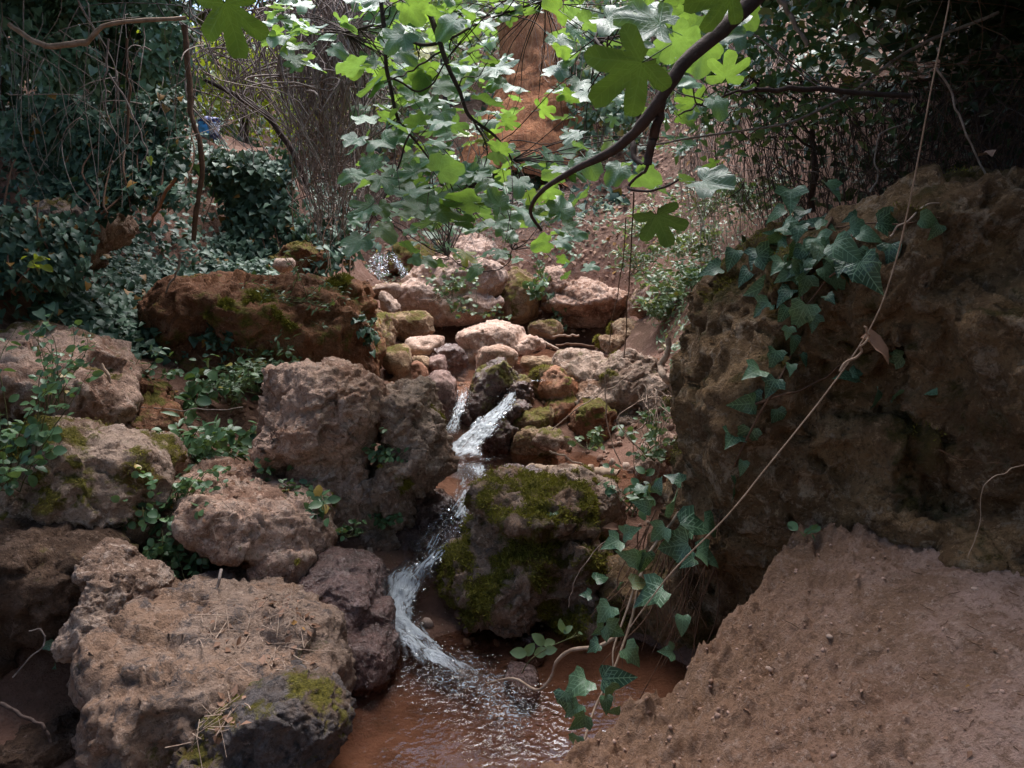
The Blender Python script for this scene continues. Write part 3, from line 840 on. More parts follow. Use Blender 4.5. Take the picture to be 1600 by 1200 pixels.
def pool(name, label, x0, x1, y0, y1, z, res, hot):
    xs = np.arange(x0, x1, res); ys = np.arange(y0, y1, res)
    X, Y = np.meshgrid(xs, ys)
    P = np.c_[X.ravel(), Y.ravel(), np.zeros(X.size)]
    rip = np.full(len(P), 0.03)
    for (hx, hy, r, a) in hot:
        rip += a * np.exp(-(((P[:, 0] - hx) ** 2 + ((P[:, 1] - hy) * 1.0) ** 2) / (r * r)))
    P[:, 2] = z + fbm(P * 9, 3, 3) * 0.004 * (0.3 + rip) + fbm(P * 17, 8, 2) * 0.007 * np.clip(rip, 0, 1.2)
    nx, ny = len(xs), len(ys)
    i = np.arange(ny - 1)[:, None] * nx; j = np.arange(nx - 1)[None]
    F = np.stack([i + j, i + j + 1, i + nx + j + 1, i + nx + j], -1).reshape(-1, 4)
    o = link(name, new_mesh(name, P, F, {'ripple': np.clip(rip, 0, 1.3), 'foam': np.clip(0.6 * (rip - 0.15), 0, 0.55)}), POOL)
    tag(o, label, None, None, 'structure')
_h1 = W(760, 1075, 3.45); _h2 = W(800, 1120, 3.2); _h3 = W(690, 1020, 3.7); _h4 = W(810, 1140, 3.1)
pool('pool_water', 'shallow reddish foreground pool below the cascade', -0.9, 1.25, 2.0, 4.12, -1.905, 0.014,
     [(_h1[0], _h1[1], 0.22, 0.9), (_h2[0], _h2[1], 0.2, 0.55), (_h3[0], _h3[1], 0.25, 0.9), (_h4[0], _h4[1], 0.2, 0.4)])
pool('pool_water', 'narrow middle pool between the two cascades', -0.75, 0.95, 5.02, 6.0, -1.335, 0.016, [(-0.4, 5.85, 0.35, 0.8)])
pool('pool_water', 'still upper pool in front of the dark cave', -1.0, 1.9, 6.3, 10.9, -0.865, 0.03, [(0.2, 6.5, 0.3, 0.5)])

def cascade(name, label, ctrl, seed, amp=0.02, foam_of=None):
    """a sheet of falling water along (px, py, Y, half width in px)"""
    C = np.array([np.r_[W(a, b, c), d * M_PER_PX(b, c)] for a, b, c, d in ctrl])
    n = 150
    t = np.linspace(0, 1, n)
    L = smooth_line(C[:, :3], n)
    hw = np.interp(t, np.linspace(0, 1, len(C)), C[:, 3])
    m = 40
    T = np.gradient(L, axis=0); T /= np.linalg.norm(T, axis=1)[:, None]
    A = np.cross(T, (0, 0, 1.0)); A /= np.linalg.norm(A, axis=1)[:, None]
    Nn = np.cross(A, T)
    s = np.linspace(-1, 1, m)
    edge = 1 + 0.35 * fbm(np.c_[t * 9, t * 0, t * 0], seed, 3)
    edge2 = 1 + 0.35 * fbm(np.c_[t * 9, t * 0 + 7, t * 0], seed, 3)
    wl = np.where(s[None] < 0, (hw * edge)[:, None], (hw * edge2)[:, None])
    V = L[:, None] + A[:, None] * (s[None, :, None] * wl[..., None])
    ss = np.broadcast_to(s[None], (n, m)); tt = np.broadcast_to(t[:, None], (n, m))
    arc = np.r_[0, np.cumsum(np.linalg.norm(np.diff(L, axis=0), axis=1))]
    Q = np.stack([ss * wl * 16, np.broadcast_to((arc * 6)[:, None], (n, m)), tt * 0], -1).reshape(-1, 3)
    dz = (fbm(Q, seed, 4) * 1.0 + ridged(Q * 1.7, seed + 2, 2) * 0.6).reshape(n, m) * amp
    dz -= (ss ** 4) * 0.035
    dz *= 1 - sstep(0.8, 1.0, tt) * 0.85
    V = V + Nn[:, None] * dz[..., None]
    fo = foam_of(tt, ss) if foam_of else 0.5 + 0 * tt
    fo = fo + 0.45 * fbm(Q * 0.5, seed + 9, 4).reshape(n, m) - 0.55 * np.abs(ss) ** 2.5
    i = np.arange(n - 1)[:, None] * m; j = np.arange(m - 1)[None]
    F = np.stack([i + j, i + j + 1, i + m + j + 1, i + m + j], -1).reshape(-1, 4)
    uv = np.stack([ss * wl, np.broadcast_to(arc[:, None], (n, m))], -1).reshape(-1, 2)
    me = new_mesh(name, V.reshape(-1, 3), F, {'foam': np.clip(fo, 0, 1).ravel(), 'ripple': np.ones(n * m), 'fade': ((1 - sstep(0.80, 1.0, tt)) * sstep(0, 0.06, tt) * (1 - sstep(0.7, 1.0, np.abs(ss)))).ravel()}, uv)
    o = link(name, me, CASC)
    tag(o, label, None, None, 'structure')
    # thrown drops
    rng = np.random.default_rng(seed)
    k = 170
    q = rng.integers(0, n, k); r = rng.integers(0, m, k)
    P = V[q, r] + Nn[q] * np.abs(rng.normal(size=(k, 1))) * 0.018 + rng.normal(size=(k, 3)) * 0.012
    TV, TF = ICO[1]
    V2, F2 = scatter_template((TV, TF), P, rand_rot(rng, k), 0.001 + 0.0026 * rng.random(k) ** 3)
    t2 = bpy.data.materials.get('water_drop')
    if t2 is None:
        tt_ = NT('water_drop'); t2 = tt_.surf(tt_.bsdf((0.8, 0.85, 0.9), 0.1, None, 0.6))
    d = link('spray', new_mesh('spray', V2, F2), t2, o)
    tag(d, None, None, None, 'stuff')
    return o

cascade('cascade_water', 'white-streaked lower cascade curling into the foreground pool',
        [(745, 722, 5.38, 26), (742, 742, 5.12, 26), (728, 772, 4.85, 30), (702, 815, 4.55, 42), (672, 858, 4.34, 44), (640, 900, 4.22, 42), (622, 935, 4.08, 34), (622, 962, 3.96, 40), (650, 992, 3.84, 34), (690, 1026, 3.69, 28), (728, 1052, 3.57, 30), (768, 1078, 3.46, 30)], 3, 0.022,
        lambda t, s: 0.62 + 0.14 * sstep(0.4, 0.6, t) - 0.2 * sstep(0.85, 1.0, t) + 0.10 * np.sin(t * 40 + s * 3) - 0.12 * (s > 0.2) * (t < 0.45))
cascade('cascade_water', 'bright white fall of water into the middle pool beside the wet black rock',
        [(804, 608, 6.25, 5), (790, 630, 6.06, 15), (765, 653, 5.9, 25), (742, 678, 5.78, 29), (722, 700, 5.68, 36), (700, 716, 5.6, 44)], 5, 0.02,
        lambda t, s: 0.80 + 0.12 * sstep(0.2, 0.5, t))
cascade('cascade_water', 'thin trickle of water between the round stone and the pointed stone',
        [(730, 598, 6.4, 12), (725, 612, 6.2, 12), (718, 635, 6.02, 11), (708, 660, 5.9, 12), (698, 680, 5.8, 16)], 7, 0.014, lambda t, s: 0.35 + 0.5 * t)
cascade('cascade_water', 'far small waterfall at the head of the stream',
        [(598, 392, 11.9, 12), (592, 405, 11.6, 18), (588, 425, 11.4, 20), (585, 447, 11.2, 18)], 8, 0.03, lambda t, s: 0.42 + 0 * t)
cascade('cascade_water', 'narrow strand of water running down beside the far waterfall',
        [(612, 396, 11.8, 8), (622, 410, 11.55, 9), (632, 428, 11.3, 9), (636, 444, 11.1, 9)], 9, 0.03, lambda t, s: 0.45 + 0 * t)
cascade('cascade_water', 'shallow run of water spilling past the moss-capped stone',
        [(868, 575, 7.0, 20), (850, 590, 6.75, 16), (828, 604, 6.6, 14), (812, 612, 6.5, 12), (800, 618, 6.42, 9)], 10, 0.012, lambda t, s: 0.28 + 0 * t)
# ------------------------------------------------------------------ leaves
def half_leaf(outline, mid, fold=0.18, droop=0.22, curl=0.0):
    """leaf from the outline of one half (x >= 0, base to tip) and midrib heights"""
    out = np.array(outline, dtype=float)
    k = len(out)
    mids = np.array([(0.0, y) for y in np.linspace(mid[0], mid[1], k)])
    V, F = [], []
    def put(x, y):
        V.append((x, y, fold * abs(x) - droop * y * y + curl * math.sin(y * 9) * abs(x)))
        return len(V) - 1
    mi = [put(*p) for p in mids]
    for sg in (1, -1):
        oi = [put(sg * p[0], p[1]) for p in out]
        for a in range(k - 1):
            for f in ((mi[a], oi[a], oi[a + 1]), (mi[a], oi[a + 1], mi[a + 1])):
                F.append(f if sg > 0 else f[::-1])
    return np.array(V), np.array(F)

IVY_A = half_leaf([(0.06, 0.0), (0.30, -0.12), (0.50, 0.02), (0.40, 0.22), (0.42, 0.42), (0.26, 0.55), (0.14, 0.78), (0.01, 1.0)], (0.02, 1.0), 0.32, 0.38, 0.12)
IVY_B = half_leaf([(0.05, 0.02), (0.26, -0.10), (0.46, 0.06), (0.58, 0.36), (0.34, 0.40), (0.24, 0.62), (0.12, 0.82), (0.01, 1.0)], (0.02, 1.0), 0.4, 0.25, 0.18)
IVY_C = half_leaf([(0.05, 0.0), (0.28, -0.06), (0.42, 0.10), (0.40, 0.30), (0.30, 0.55), (0.16, 0.8), (0.01, 1.0)], (0.02, 1.0), 0.2, 0.5, 0.15)
OVAL = half_leaf([(0.02, 0.0), (0.22, 0.14), (0.33, 0.38), (0.31, 0.62), (0.18, 0.86), (0.01, 1.0)], (0.0, 1.0), 0.25, 0.2)
ROUND = half_leaf([(0.03, 0.0), (0.30, 0.10), (0.45, 0.38), (0.42, 0.66), (0.22, 0.9), (0.01, 1.0)], (0.0, 1.0), 0.2, 0.22)
LANCE = half_leaf([(0.02, 0.0), (0.12, 0.2), (0.15, 0.45), (0.11, 0.75), (0.01, 1.0)], (0.0, 1.0), 0.3, 0.25)
SMALL = half_leaf([(0.02, 0.0), (0.26, 0.3), (0.24, 0.65), (0.01, 1.0)], (0.0, 1.0), 0.25, 0.15)
DRY = half_leaf([(0.03, 0.0), (0.25, 0.15), (0.36, 0.45), (0.20, 0.8), (0.02, 1.0)], (0.0, 1.0), 0.7, 0.5, 0.3)

IVY_LO = [half_leaf([(0.05, 0.0), (0.46, 0.02), (0.36, 0.42), (0.01, 1.0)], (0.02, 1.0), 0.3, 0.3), half_leaf([(0.05, 0.02), (0.40, -0.04), (0.44, 0.34), (0.01, 1.0)], (0.02, 1.0), 0.2, 0.4)]
OVAL_LO = [half_leaf([(0.02, 0.0), (0.32, 0.42), (0.01, 1.0)], (0.0, 1.0), 0.25, 0.2)]
BLADE = [(np.array([(0, 0, 0), (0.34, 0.45, 0.1), (0, 1, -0.1), (-0.34, 0.45, 0.1)]), np.array([(0, 1, 2), (0, 2, 3)]))]

def fig_leaf(lobes, seed, cup=0.1):
    """palmate leaf: lobes are (angle from the tip axis, length, width)"""
    rng = np.random.default_rng(seed)
    th = np.linspace(-152, 152, 43)
    r = np.full(len(th), 0.30)
    for a, l, w in lobes:
        d = np.abs(th - a)
        rr = 0.26 + (l - 0.26) * np.clip(1 - (d / w) ** 2.6, 0, 1) ** 0.7
        r = np.maximum(r, rr)
    r *= 1 + 0.03 * rng.normal(size=len(th))
    r *= np.where(np.abs(th) > 135, 0.75, 1)
    rings = []
    for f in (0.33, 0.68, 1.0):
        rings.append(np.c_[np.sin(np.radians(th)) * r * f, np.cos(np.radians(th)) * r * f])
    V = [np.zeros((1, 2))] + rings
    V = np.concatenate(V)
    z = -cup * (V ** 2).sum(1) - 0.25 * np.maximum(0, V[:, 1] - 0.35) ** 2 + 0.09 * np.sin(V[:, 0] * 9 + seed) * np.linalg.norm(V, axis=1) + 0.05 * np.sin(V[:, 1] * 7 + seed * 2) * np.linalg.norm(V, axis=1)
    z += 0.10 * np.abs(V[:, 0])
    V = np.c_[V, z]
    n = len(th); F = []
    for j in range(n - 1):
        F.append((0, 1 + j + 1, 1 + j))
        for k in range(2):
            a, b = 1 + k * n + j, 1 + (k + 1) * n + j
            F += [(a, a + 1, b + 1), (a, b + 1, b)]
    # leaf stalk
    b = len(V)
    st = np.array([(0.012, 0, 0), (-0.012, 0, 0), (0, 0, -0.018), (0.009, -0.55, -0.12), (-0.009, -0.55, -0.12), (0, -0.55, -0.135)])
    V = np.vstack([V, st])
    F += [(b, b + 1, b + 4), (b, b + 4, b + 3), (b + 1, b + 2, b + 5), (b + 1, b + 5, b + 4), (b + 2, b, b + 3), (b + 2, b + 3, b + 5)]
    return V, np.array(F)
FIG = [fig_leaf([(0, 1.0, 24), (45, 0.92, 22), (-45, 0.92, 22), (100, 0.62, 26), (-100, 0.62, 26)], 1),
       fig_leaf([(0, 1.0, 30), (52, 0.82, 30), (-52, 0.82, 30), (110, 0.55, 40), (-110, 0.55, 40)], 2, 0.16),
       fig_leaf([(0, 1.0, 48), (62, 0.7, 46), (-62, 0.7, 46), (120, 0.5, 40), (-120, 0.5, 40)], 3, 0.2),
       fig_leaf([(0, 0.95, 40), (58, 0.85, 34), (-58, 0.80, 34), (118, 0.55, 34), (-118, 0.6, 34)], 4, -0.1)]

def leaf_mat(name, a, b, c, trans, tfac=0.35, rough=0.38, spec=0.5, vein=0.0, back=1.25):
    """a/b the usual colours, c the odd yellowed leaf"""
    t = NT(name)
    oi = t.n('ShaderNodeObjectInfo').outputs['Random']
    rnd = t.math('FRACT', t.math('ADD', t.math('MULTIPLY', oi, 3.7), t.attr('rnd')))
    colr = t.mix(t.ramp(rnd, 0.1, 0.75), a, b)
    colr = t.mix(t.ramp(rnd, 0.955, 0.975), colr, c)
    v = t.n('ShaderNodeTexCoord').outputs['Object']
    colr = t.mix(t.math('MULTIPLY', t.ramp(t.noise(v, 3.5, 4, 0.6), 0.4, 0.7), 0.35), colr, tuple(x * 0.55 for x in a))
    nb = None
    if vein:
        uv = t.n('ShaderNodeUVMap').outputs[0]
        sp = t.n('ShaderNodeSeparateXYZ'); t.set(sp.inputs[0], uv)
        x, y = sp.outputs[0], sp.outputs[1]
        dmin = None
        for ang in (0, 44, -44, 96, -96):
            sa, ca = math.sin(R(ang)), math.cos(R(ang))
            along = t.math('ADD', t.math('MULTIPLY', x, sa), t.math('MULTIPLY', y, ca))
            perp = t.math('ABSOLUTE', t.math('SUBTRACT', t.math('MULTIPLY', x, ca), t.math('MULTIPLY', y, sa)))
            perp = t.math('ADD', perp, t.math('MULTIPLY', t.math('LESS_THAN', along, 0.0), 1.0))
            # side veins, a herring-bone off each main vein
            ph = t.math('SUBTRACT', along, t.math('MULTIPLY', perp, 0.8))
            sv = t.math('ABSOLUTE', t.math('SUBTRACT', t.math('FRACT', t.math('MULTIPLY', ph, 7.0)), 0.5))
            sv = t.math('ADD', t.math('MULTIPLY', sv, 0.10), t.math('MULTIPLY', t.math('GREATER_THAN', perp, 0.22), 1.0))
            sv = t.math('ADD', sv, 0.006)
            sv = t.math('ADD', sv, t.math('MULTIPLY', t.math('LESS_THAN', along, 0.05), 1.0))
            d = t.math('MINIMUM', perp, sv)
            dmin = d if dmin is None else t.math('MINIMUM', dmin, d)
        vm = t.ramp(dmin, 0.004, 0.020, 1.0, 0.0)
        colr = t.mix(t.math('MULTIPLY', vm, vein), colr, tuple(min(1, x * 1.9 + 0.05) for x in b))
        nb = t.bump(vm, 0.25, 0.01)
    bf = t.n('ShaderNodeNewGeometry').outputs['Backfacing']
    colr = t.mix(t.math('MULTIPLY', bf, 0.5), colr, tuple(min(1, x * back + 0.015) for x in b))
    p = t.bsdf(colr, rough, nb, spec)
    tl = t.n('ShaderNodeBsdfTranslucent')
    t.set(tl.inputs['Color'], t.mix(t.math('MULTIPLY', t.ramp(t.noise(v, 2.2, 5, 0.6), 0.35, 0.7), 0.55), t.mix(t.math('MULTIPLY', rnd, 0.6), trans, t.mix(0.5, colr, trans)), tuple(x * 0.35 for x in trans)))
    mx = t.n('ShaderNodeMixShader'); mx.inputs[0].default_value = tfac
    t.set(mx.inputs[1], p); t.set(mx.inputs[2], tl.outputs[0])
    return t.surf(mx.outputs[0])

LM = {
    'ivy':    leaf_mat('ivy_leaf', (0.022, 0.058, 0.030), (0.100, 0.175, 0.088), (0.32, 0.20, 0.04), (0.10, 0.16, 0.03), 0.15, 0.34, 0.5, 0.7),
    'ivy_far': leaf_mat('ivy_leaf_small', (0.034, 0.078, 0.050), (0.095, 0.165, 0.105), (0.30, 0.15, 0.03), (0.10, 0.16, 0.03), 0.15, 0.5, 0.3),
    'fig':    leaf_mat('fig_leaf', (0.05, 0.13, 0.09), (0.09, 0.20, 0.125), (0.42, 0.36, 0.03), (0.32, 0.52, 0.05), 0.40, 0.42, 0.7, 0.45),
    'fig_shaded': leaf_mat('fig_leaf_shaded', (0.030, 0.065, 0.018), (0.055, 0.105, 0.026), (0.40, 0.34, 0.03), (0.07, 0.125, 0.012), 0.22, 0.5, 0.3, 0.5),  # darker fig leaf copy, the canopy's shade is put into its colour
    'green':  leaf_mat('green_leaf', (0.06, 0.13, 0.06), (0.12, 0.21, 0.09), (0.40, 0.25, 0.04), (0.18, 0.28, 0.04), 0.25, 0.42, 0.45),
    'pale':   leaf_mat('pale_green_leaf', (0.09, 0.15, 0.075), (0.15, 0.22, 0.11), (0.42, 0.30, 0.06), (0.25, 0.34, 0.06), 0.3, 0.45, 0.45),
    'yellow': leaf_mat('yellow_green_leaf', (0.10, 0.15, 0.02), (0.20, 0.25, 0.03), (0.45, 0.32, 0.03), (0.45, 0.52, 0.03), 0.5, 0.5, 0.3),
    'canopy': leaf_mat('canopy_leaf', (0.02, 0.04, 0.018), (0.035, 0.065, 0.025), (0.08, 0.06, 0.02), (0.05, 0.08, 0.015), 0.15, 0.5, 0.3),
    'dry':    leaf_mat('dry_leaf', (0.20, 0.105, 0.065), (0.34, 0.20, 0.14), (0.42, 0.22, 0.07), (0.30, 0.15, 0.06), 0.15, 0.7, 0.2),
    'moss':   leaf_mat('moss_blade', (0.095, 0.085, 0.014), (0.24, 0.205, 0.03), (0.16, 0.17, 0.03), (0.16, 0.17, 0.02), 0.25, 0.8, 0.15),
}
def stem_mat(name, a, b):
    t = NT(name)
    v = t.n('ShaderNodeTexCoord').outputs['Object']
    n = t.noise(v, 22, 5, 0.65)
    c = t.mix(t.ramp(n, 0.35, 0.65), a, b)
    return t.surf(t.bsdf(c, 0.85, t.bump(t.noise(v, 70, 4), 0.5, 0.006), 0.25))
SM = {'dark': stem_mat('dark_bark', (0.045, 0.03, 0.026), (0.075, 0.05, 0.042)),
      'grey': stem_mat('grey_vine', (0.34, 0.27, 0.23), (0.18, 0.135, 0.115)),
      'vine': stem_mat('dry_vine', (0.34, 0.275, 0.245), (0.17, 0.13, 0.115)),
      'pale': stem_mat('pale_stem', (0.42, 0.30, 0.22), (0.28, 0.19, 0.13)),
      'straw': stem_mat('straw', (0.46, 0.34, 0.26), (0.30, 0.20, 0.15)),
      'brown': stem_mat('brown_root', (0.16, 0.085, 0.05), (0.10, 0.055, 0.035)),
      'rust': stem_mat('rusty_stem', (0.26, 0.10, 0.04), (0.15, 0.06, 0.03)),
      'green': stem_mat('green_stem', (0.12, 0.13, 0.05), (0.08, 0.07, 0.035))}

def leaf_mesh(name, tpl, mat):
    me = new_mesh(name, tpl[0], tpl[1], None, tpl[0][:, :2])
    me.materials.append(LM[mat])
    return me
MESH = {}
def LMESH(kind, mat):
    k = (kind, mat)
    if k not in MESH:
        tp = {'ivy': [IVY_A, IVY_B, IVY_C], 'fig': FIG, 'fig_deep': [FIG[0]], 'oval': [OVAL], 'round': [ROUND], 'lance': [LANCE], 'small': [SMALL], 'dry': [DRY]}[kind]
        MESH[k] = [leaf_mesh('leaf', t, mat) for t in tp]
    return MESH[k]
TPL = {'ivy': [IVY_A, IVY_B, IVY_C], 'fig': FIG, 'fig_deep': [FIG[0]], 'oval': [OVAL], 'round': [ROUND], 'lance': [LANCE], 'small': [SMALL], 'dry': [DRY]}

def frames(Nm, Tp):
    """rotation matrices with z along Nm and y close to Tp"""
    z = Nm / (np.linalg.norm(Nm, axis=1)[:, None] + 1e-9)
    y = Tp - (Tp * z).sum(1)[:, None] * z
    y /= np.linalg.norm(y, axis=1)[:, None] + 1e-9
    x = np.cross(y, z)
    return np.stack([x, y, z], -1)

def leaf_objects(root, kind, mat, P, Rm, S, name='leaf'):
    ms = LMESH(kind, mat)
    base = np.array(root.location)
    for k in range(len(P)):
        o = bpy.data.objects.new(name, ms[k % len(ms)])
        o.matrix_basis = Matrix.Translation(Vector(P[k] - base)) @ Matrix(Rm[k].tolist()).to_4x4() @ Matrix.Scale(float(S[k]), 4)
        o.parent = root
        col.objects.link(o)

def leaf_mass(name, root, kind, mat, P, Rm, S, seed=0):
    rng = np.random.default_rng(seed)
    tp = BLADE if mat == 'canopy' else IVY_LO if kind == 'ivy' else OVAL_LO if kind in ('oval', 'dry') else TPL[kind]
    Vs, Fs, Rs, off = [], [], [], 0
    base = np.array(root.location) if root is not None else np.zeros(3)
    for q, t in enumerate(tp):
        sel = np.arange(len(P)) % len(tp) == q
        if not sel.any(): continue
        V, F = scatter_template(t, P[sel] - base, Rm[sel], S[sel])
        Vs.append(V); Fs.append(F + off); off += len(V)
        Rs.append(np.repeat(rng.random(sel.sum()), len(t[0])))
    me = new_mesh(name, np.concatenate(Vs), np.concatenate(Fs), {'rnd': np.concatenate(Rs)}, None)
    o = link(name, me, LM[mat], root)
    o['kind'] = 'stuff'
    return o

def leaf_set(root, kind, mat, P, Nm, Tp, S, nparts=300, seed=0, mass='foliage'):
    """the leaves that show largest as parts of their own, the rest as one mass"""
    Rm = frames(Nm, Tp)
    d = np.linalg.norm(P, axis=1)
    v = P / d[:, None]
    show = S ** 2 / d ** 2 * (0.15 + np.abs((v * Nm).sum(1)) / (np.linalg.norm(Nm, axis=1) + 1e-9))
    fx = P[:, 0] / np.maximum(P[:, 1], 0.1)
    show = np.where((np.abs(fx) < 0.68) & (P[:, 1] > 0.3), show, 0)
    order = np.argsort(-show)
    a, b = order[:nparts], order[nparts:]
    leaf_objects(root, kind, mat, P[a], Rm[a], S[a])
    if len(b):
        leaf_mass(mass, root, kind, mat, P[b], Rm[b], S[b], seed)

def empty(name, loc, label, cat, group=None):
    o = link(name, None, None, None, tuple(loc))
    o.empty_display_size = 0.1
    return tag(o, label, cat, group)

def stems(root, lines, mat, name='stem', sides=5, joined=False, rough=0.15):
    base = np.array(root.location)
    acc = []
    for pts, rad in lines:
        V, F = tube_arrays(np.asarray(pts) - base, rad, sides, 1, rough)
        if joined: acc.append((V, F))
        else: link(name, new_mesh(name, V, F), SM[mat], root)
    if joined and acc:
        V, F = merge(acc)
        o = link(name, new_mesh(name, V, F), SM[mat], root)
        o['kind'] = 'stuff'

def jit(rng, n, s): return rng.normal(size=(n, 3)) * s
CAMV = np.array((0, -1.0, 0.15))
UP = np.array((0, 0, 1.0))

def visible_hits(pts_px, objs):
    """where the viewer's line of sight through each photo pixel meets one of the given solids"""
    from mathutils.bvhtree import BVHTree
    trees = []
    for o in objs:
        me = o.data
        M = np.array(o.location)
        V = coords(me) + M
        F = [tuple(p.vertices) for p in me.polygons]
        trees.append(BVHTree.FromPolygons([tuple(v) for v in V], F))
    out = []
    for px, py in pts_px:
        d = Vector(W(px, py, 1.0)).normalized()
        best = None
        for t in trees:
            h = t.ray_cast(Vector((0, 0, 0)), d, 60)
            if h[0] is not None and (best is None or h[3] < best[2]):
                best = (np.array(h[0]), np.array(h[1]), h[3])
        out.append(best)
    return out

# ------------------------------------------------------------------ ivy
def ivy_patch(name, label, corners, n, size, bulge, seed, kind='ivy', mat='ivy_far', nparts=300, up=0.5, cat='ivy', group=None, keep=0.0, depth=0.12, stem=True, mass='foliage'):
    """climbing leaves over a bank given by its four corners (lower left, lower right, upper right, upper left)"""
    rng = np.random.default_rng(seed)
    c = [np.asarray(q, dtype=float) for q in corners]
    u, v = rng.random((2, int(n * 2.2)))
    P = c[0] * ((1 - u) * (1 - v))[:, None] + c[1] * (u * (1 - v))[:, None] + c[2] * (u * v)[:, None] + c[3] * ((1 - u) * v)[:, None]
    nn = np.cross(c[1] - c[0], c[3] - c[0]); nn /= np.linalg.norm(nn)
    if nn @ np.array((0, -1, 0.5)) < 0: nn = -nn
    dn = fbm(P * 1.6, seed, 3)
    cover = fbm(P * 2.6, seed + 4, 3)
    # ragged border
    eb = np.minimum(np.minimum(u, 1 - u), np.minimum(v, 1 - v)) + 0.10 * cover
    ok = (cover > keep - 0.6) & (rng.random(len(u)) < sstep(-0.02, 0.20, eb + 0.16 * dn))
    P, dn = P[ok][:n], dn[ok][:n]
    m = len(P)
    off = dn * bulge + rng.random(m) ** 2 * depth
    e = 0.05
    P = P + nn * off[:, None] + jit(rng, m, 0.02)
    grad = np.stack([fbm((P + np.eye(3)[q] * e) * 1.6, seed, 3) - fbm(P * 1.6, seed, 3) for q in range(3)], 1) / e
    Nm = nn - grad * bulge * 0.8 + UP * up + jit(rng, m, 0.42)
    Tp = -UP * 0.9 + nn * 0.5 + jit(rng, m, 0.45)
    S = size * (0.55 + 0.75 * rng.random(m))
    root = empty(name, c[0] * 0.5 + c[1] * 0.5, label, cat, group)
    leaf_set(root, kind, mat, P, Nm, Tp, S, nparts, seed, mass)
    if stem:
        ln = []
        for k in range(10):
            a = rng.random(); b = a + rng.normal() * 0.15
            q0 = c[0] * (1 - a) + c[1] * a; q1 = c[3] * (1 - b) + c[2] * b
            ln.append((smooth_line([q0, q0 * 0.5 + q1 * 0.5 + jit(rng, 1, 0.08)[0], q1], 16, 0.12, seed + k) + nn * 0.03, (0.008, 0.004)))
        stems(root, ln, 'brown')
    return root

def ivy_ground(name, label, poly, n, size, seed, kind='ivy', mat='ivy_far', nparts=300, h=0.10, cat='ivy', up=1.0, cov=-0.15, mass='foliage', toward=0.35, group=None):
    """leaves spread over the soil inside a ground polygon"""
    rng = np.random.default_rng(seed)
    poly = np.asarray(poly)[:, :2]
    lo, hi = poly.min(0), poly.max(0)
    X = lo + rng.random((n * 6, 2)) * (hi - lo)
    ins = np.zeros(len(X), bool)
    for k in range(len(poly)):
        a, b = poly[k], poly[(k + 1) % len(poly)]
        cnd = ((a[1] > X[:, 1]) != (b[1] > X[:, 1]))
        xx = (b[0] - a[0]) * (X[:, 1] - a[1]) / (b[1] - a[1] + 1e-9) + a[0]
        ins ^= cnd & (X[:, 0] < xx)
    P3 = np.c_[X, np.zeros(len(X))]
    cv = fbm(P3 * 1.5, seed, 4)
    X = X[ins & (cv > cov)][:n]
    m = len(X)
    z = ground_z(X[:, 0], X[:, 1])
    e = 0.06
    gx = (ground_z(X[:, 0] + e, X[:, 1]) - z) / e; gy = (ground_z(X[:, 0], X[:, 1] + e) - z) / e
    Nn = np.c_[-gx, -gy, np.ones(m)]; Nn /= np.linalg.norm(Nn, axis=1)[:, None]
    hh = h * (0.25 + 0.75 * sstep(-0.3, 0.5, fbm(np.c_[X, z] * 2.3, seed + 3, 3)))
    P = np.c_[X, z] + Nn * (rng.random(m) * hh + 0.01)[:, None]
    Nm = Nn + UP * 0.3 * up + CAMV * toward + jit(rng, m, 0.4)
    Tp = jit(rng, m, 1.0) + np.array((0, -0.6, -0.5))
    S = size * (0.55 + 0.75 * rng.random(m))
    c = X.mean(0)
    root = empty(name, (c[0], c[1], gz1(*c)), label, cat, group)
    leaf_set(root, kind, mat, P, Nm, Tp, S, nparts, seed, mass)
    return root
def gp(*pp): return [W(*p) for p in pp]

# left bank
ivy_patch('ivy_curtain', 'dense dark ivy hanging like a curtain below the pale path edge', gp((322, 432, 8.6), (500, 432, 8.6), (470, 238, 9.15), (325, 240, 9.15)), 2600, 0.08, 0.18, 101)
ivy_patch('ivy_curtain', 'ivy mass bulging under the hanging vines beside the curtain', gp((478, 430, 8.5), (560, 430, 8.7), (560, 300, 9.6), (480, 280, 9.4)), 700, 0.08, 0.15, 102, nparts=120)
ivy_ground('ivy_carpet', 'carpet of ivy spreading over the bank above the flat ledge', gp((60, 530, 5.5), (250, 545, 5.9), (300, 470, 6.4), (430, 445, 7.6), (440, 420, 8.4), (250, 400, 7.8), (100, 420, 6.6), (-40, 450, 6.2)), 5200, 0.056, 103, h=0.16, cov=-0.4)
ivy_patch('ivy_mound', 'rounded mound of ivy hiding the bank over the dark grey rock', gp((10, 350, 5.4), (300, 330, 5.6), (300, 170, 6.3), (30, 200, 6.2)), 3600, 0.058, 0.34, 104, keep=0.1)
ivy_patch('ivy_curtain', 'shaded ivy climbing in the top corner beside the bright gap', gp((-120, 260, 6.6), (300, 220, 7.4), (290, -60, 8.0), (-140, -80, 7.4)), 4200, 0.075, 0.5, 105, mat='ivy', keep=0.42, nparts=200)
ivy_patch('ivy_curtain', 'dense ivy wall behind the rounded mound in the shade', gp((-160, 330, 7.6), (330, 300, 8.2), (330, -40, 9.6), (-180, -60, 9.2)), 4200, 0.10, 0.5, 112, keep=0.1, nparts=150)
ivy_patch('ivy_curtain', 'ivy skirt falling to the bank beneath the mound', gp((-40, 470, 5.0), (130, 450, 5.4), (150, 330, 5.6), (-40, 320, 5.2)), 1100, 0.055, 0.2, 106, nparts=150, keep=0.2)
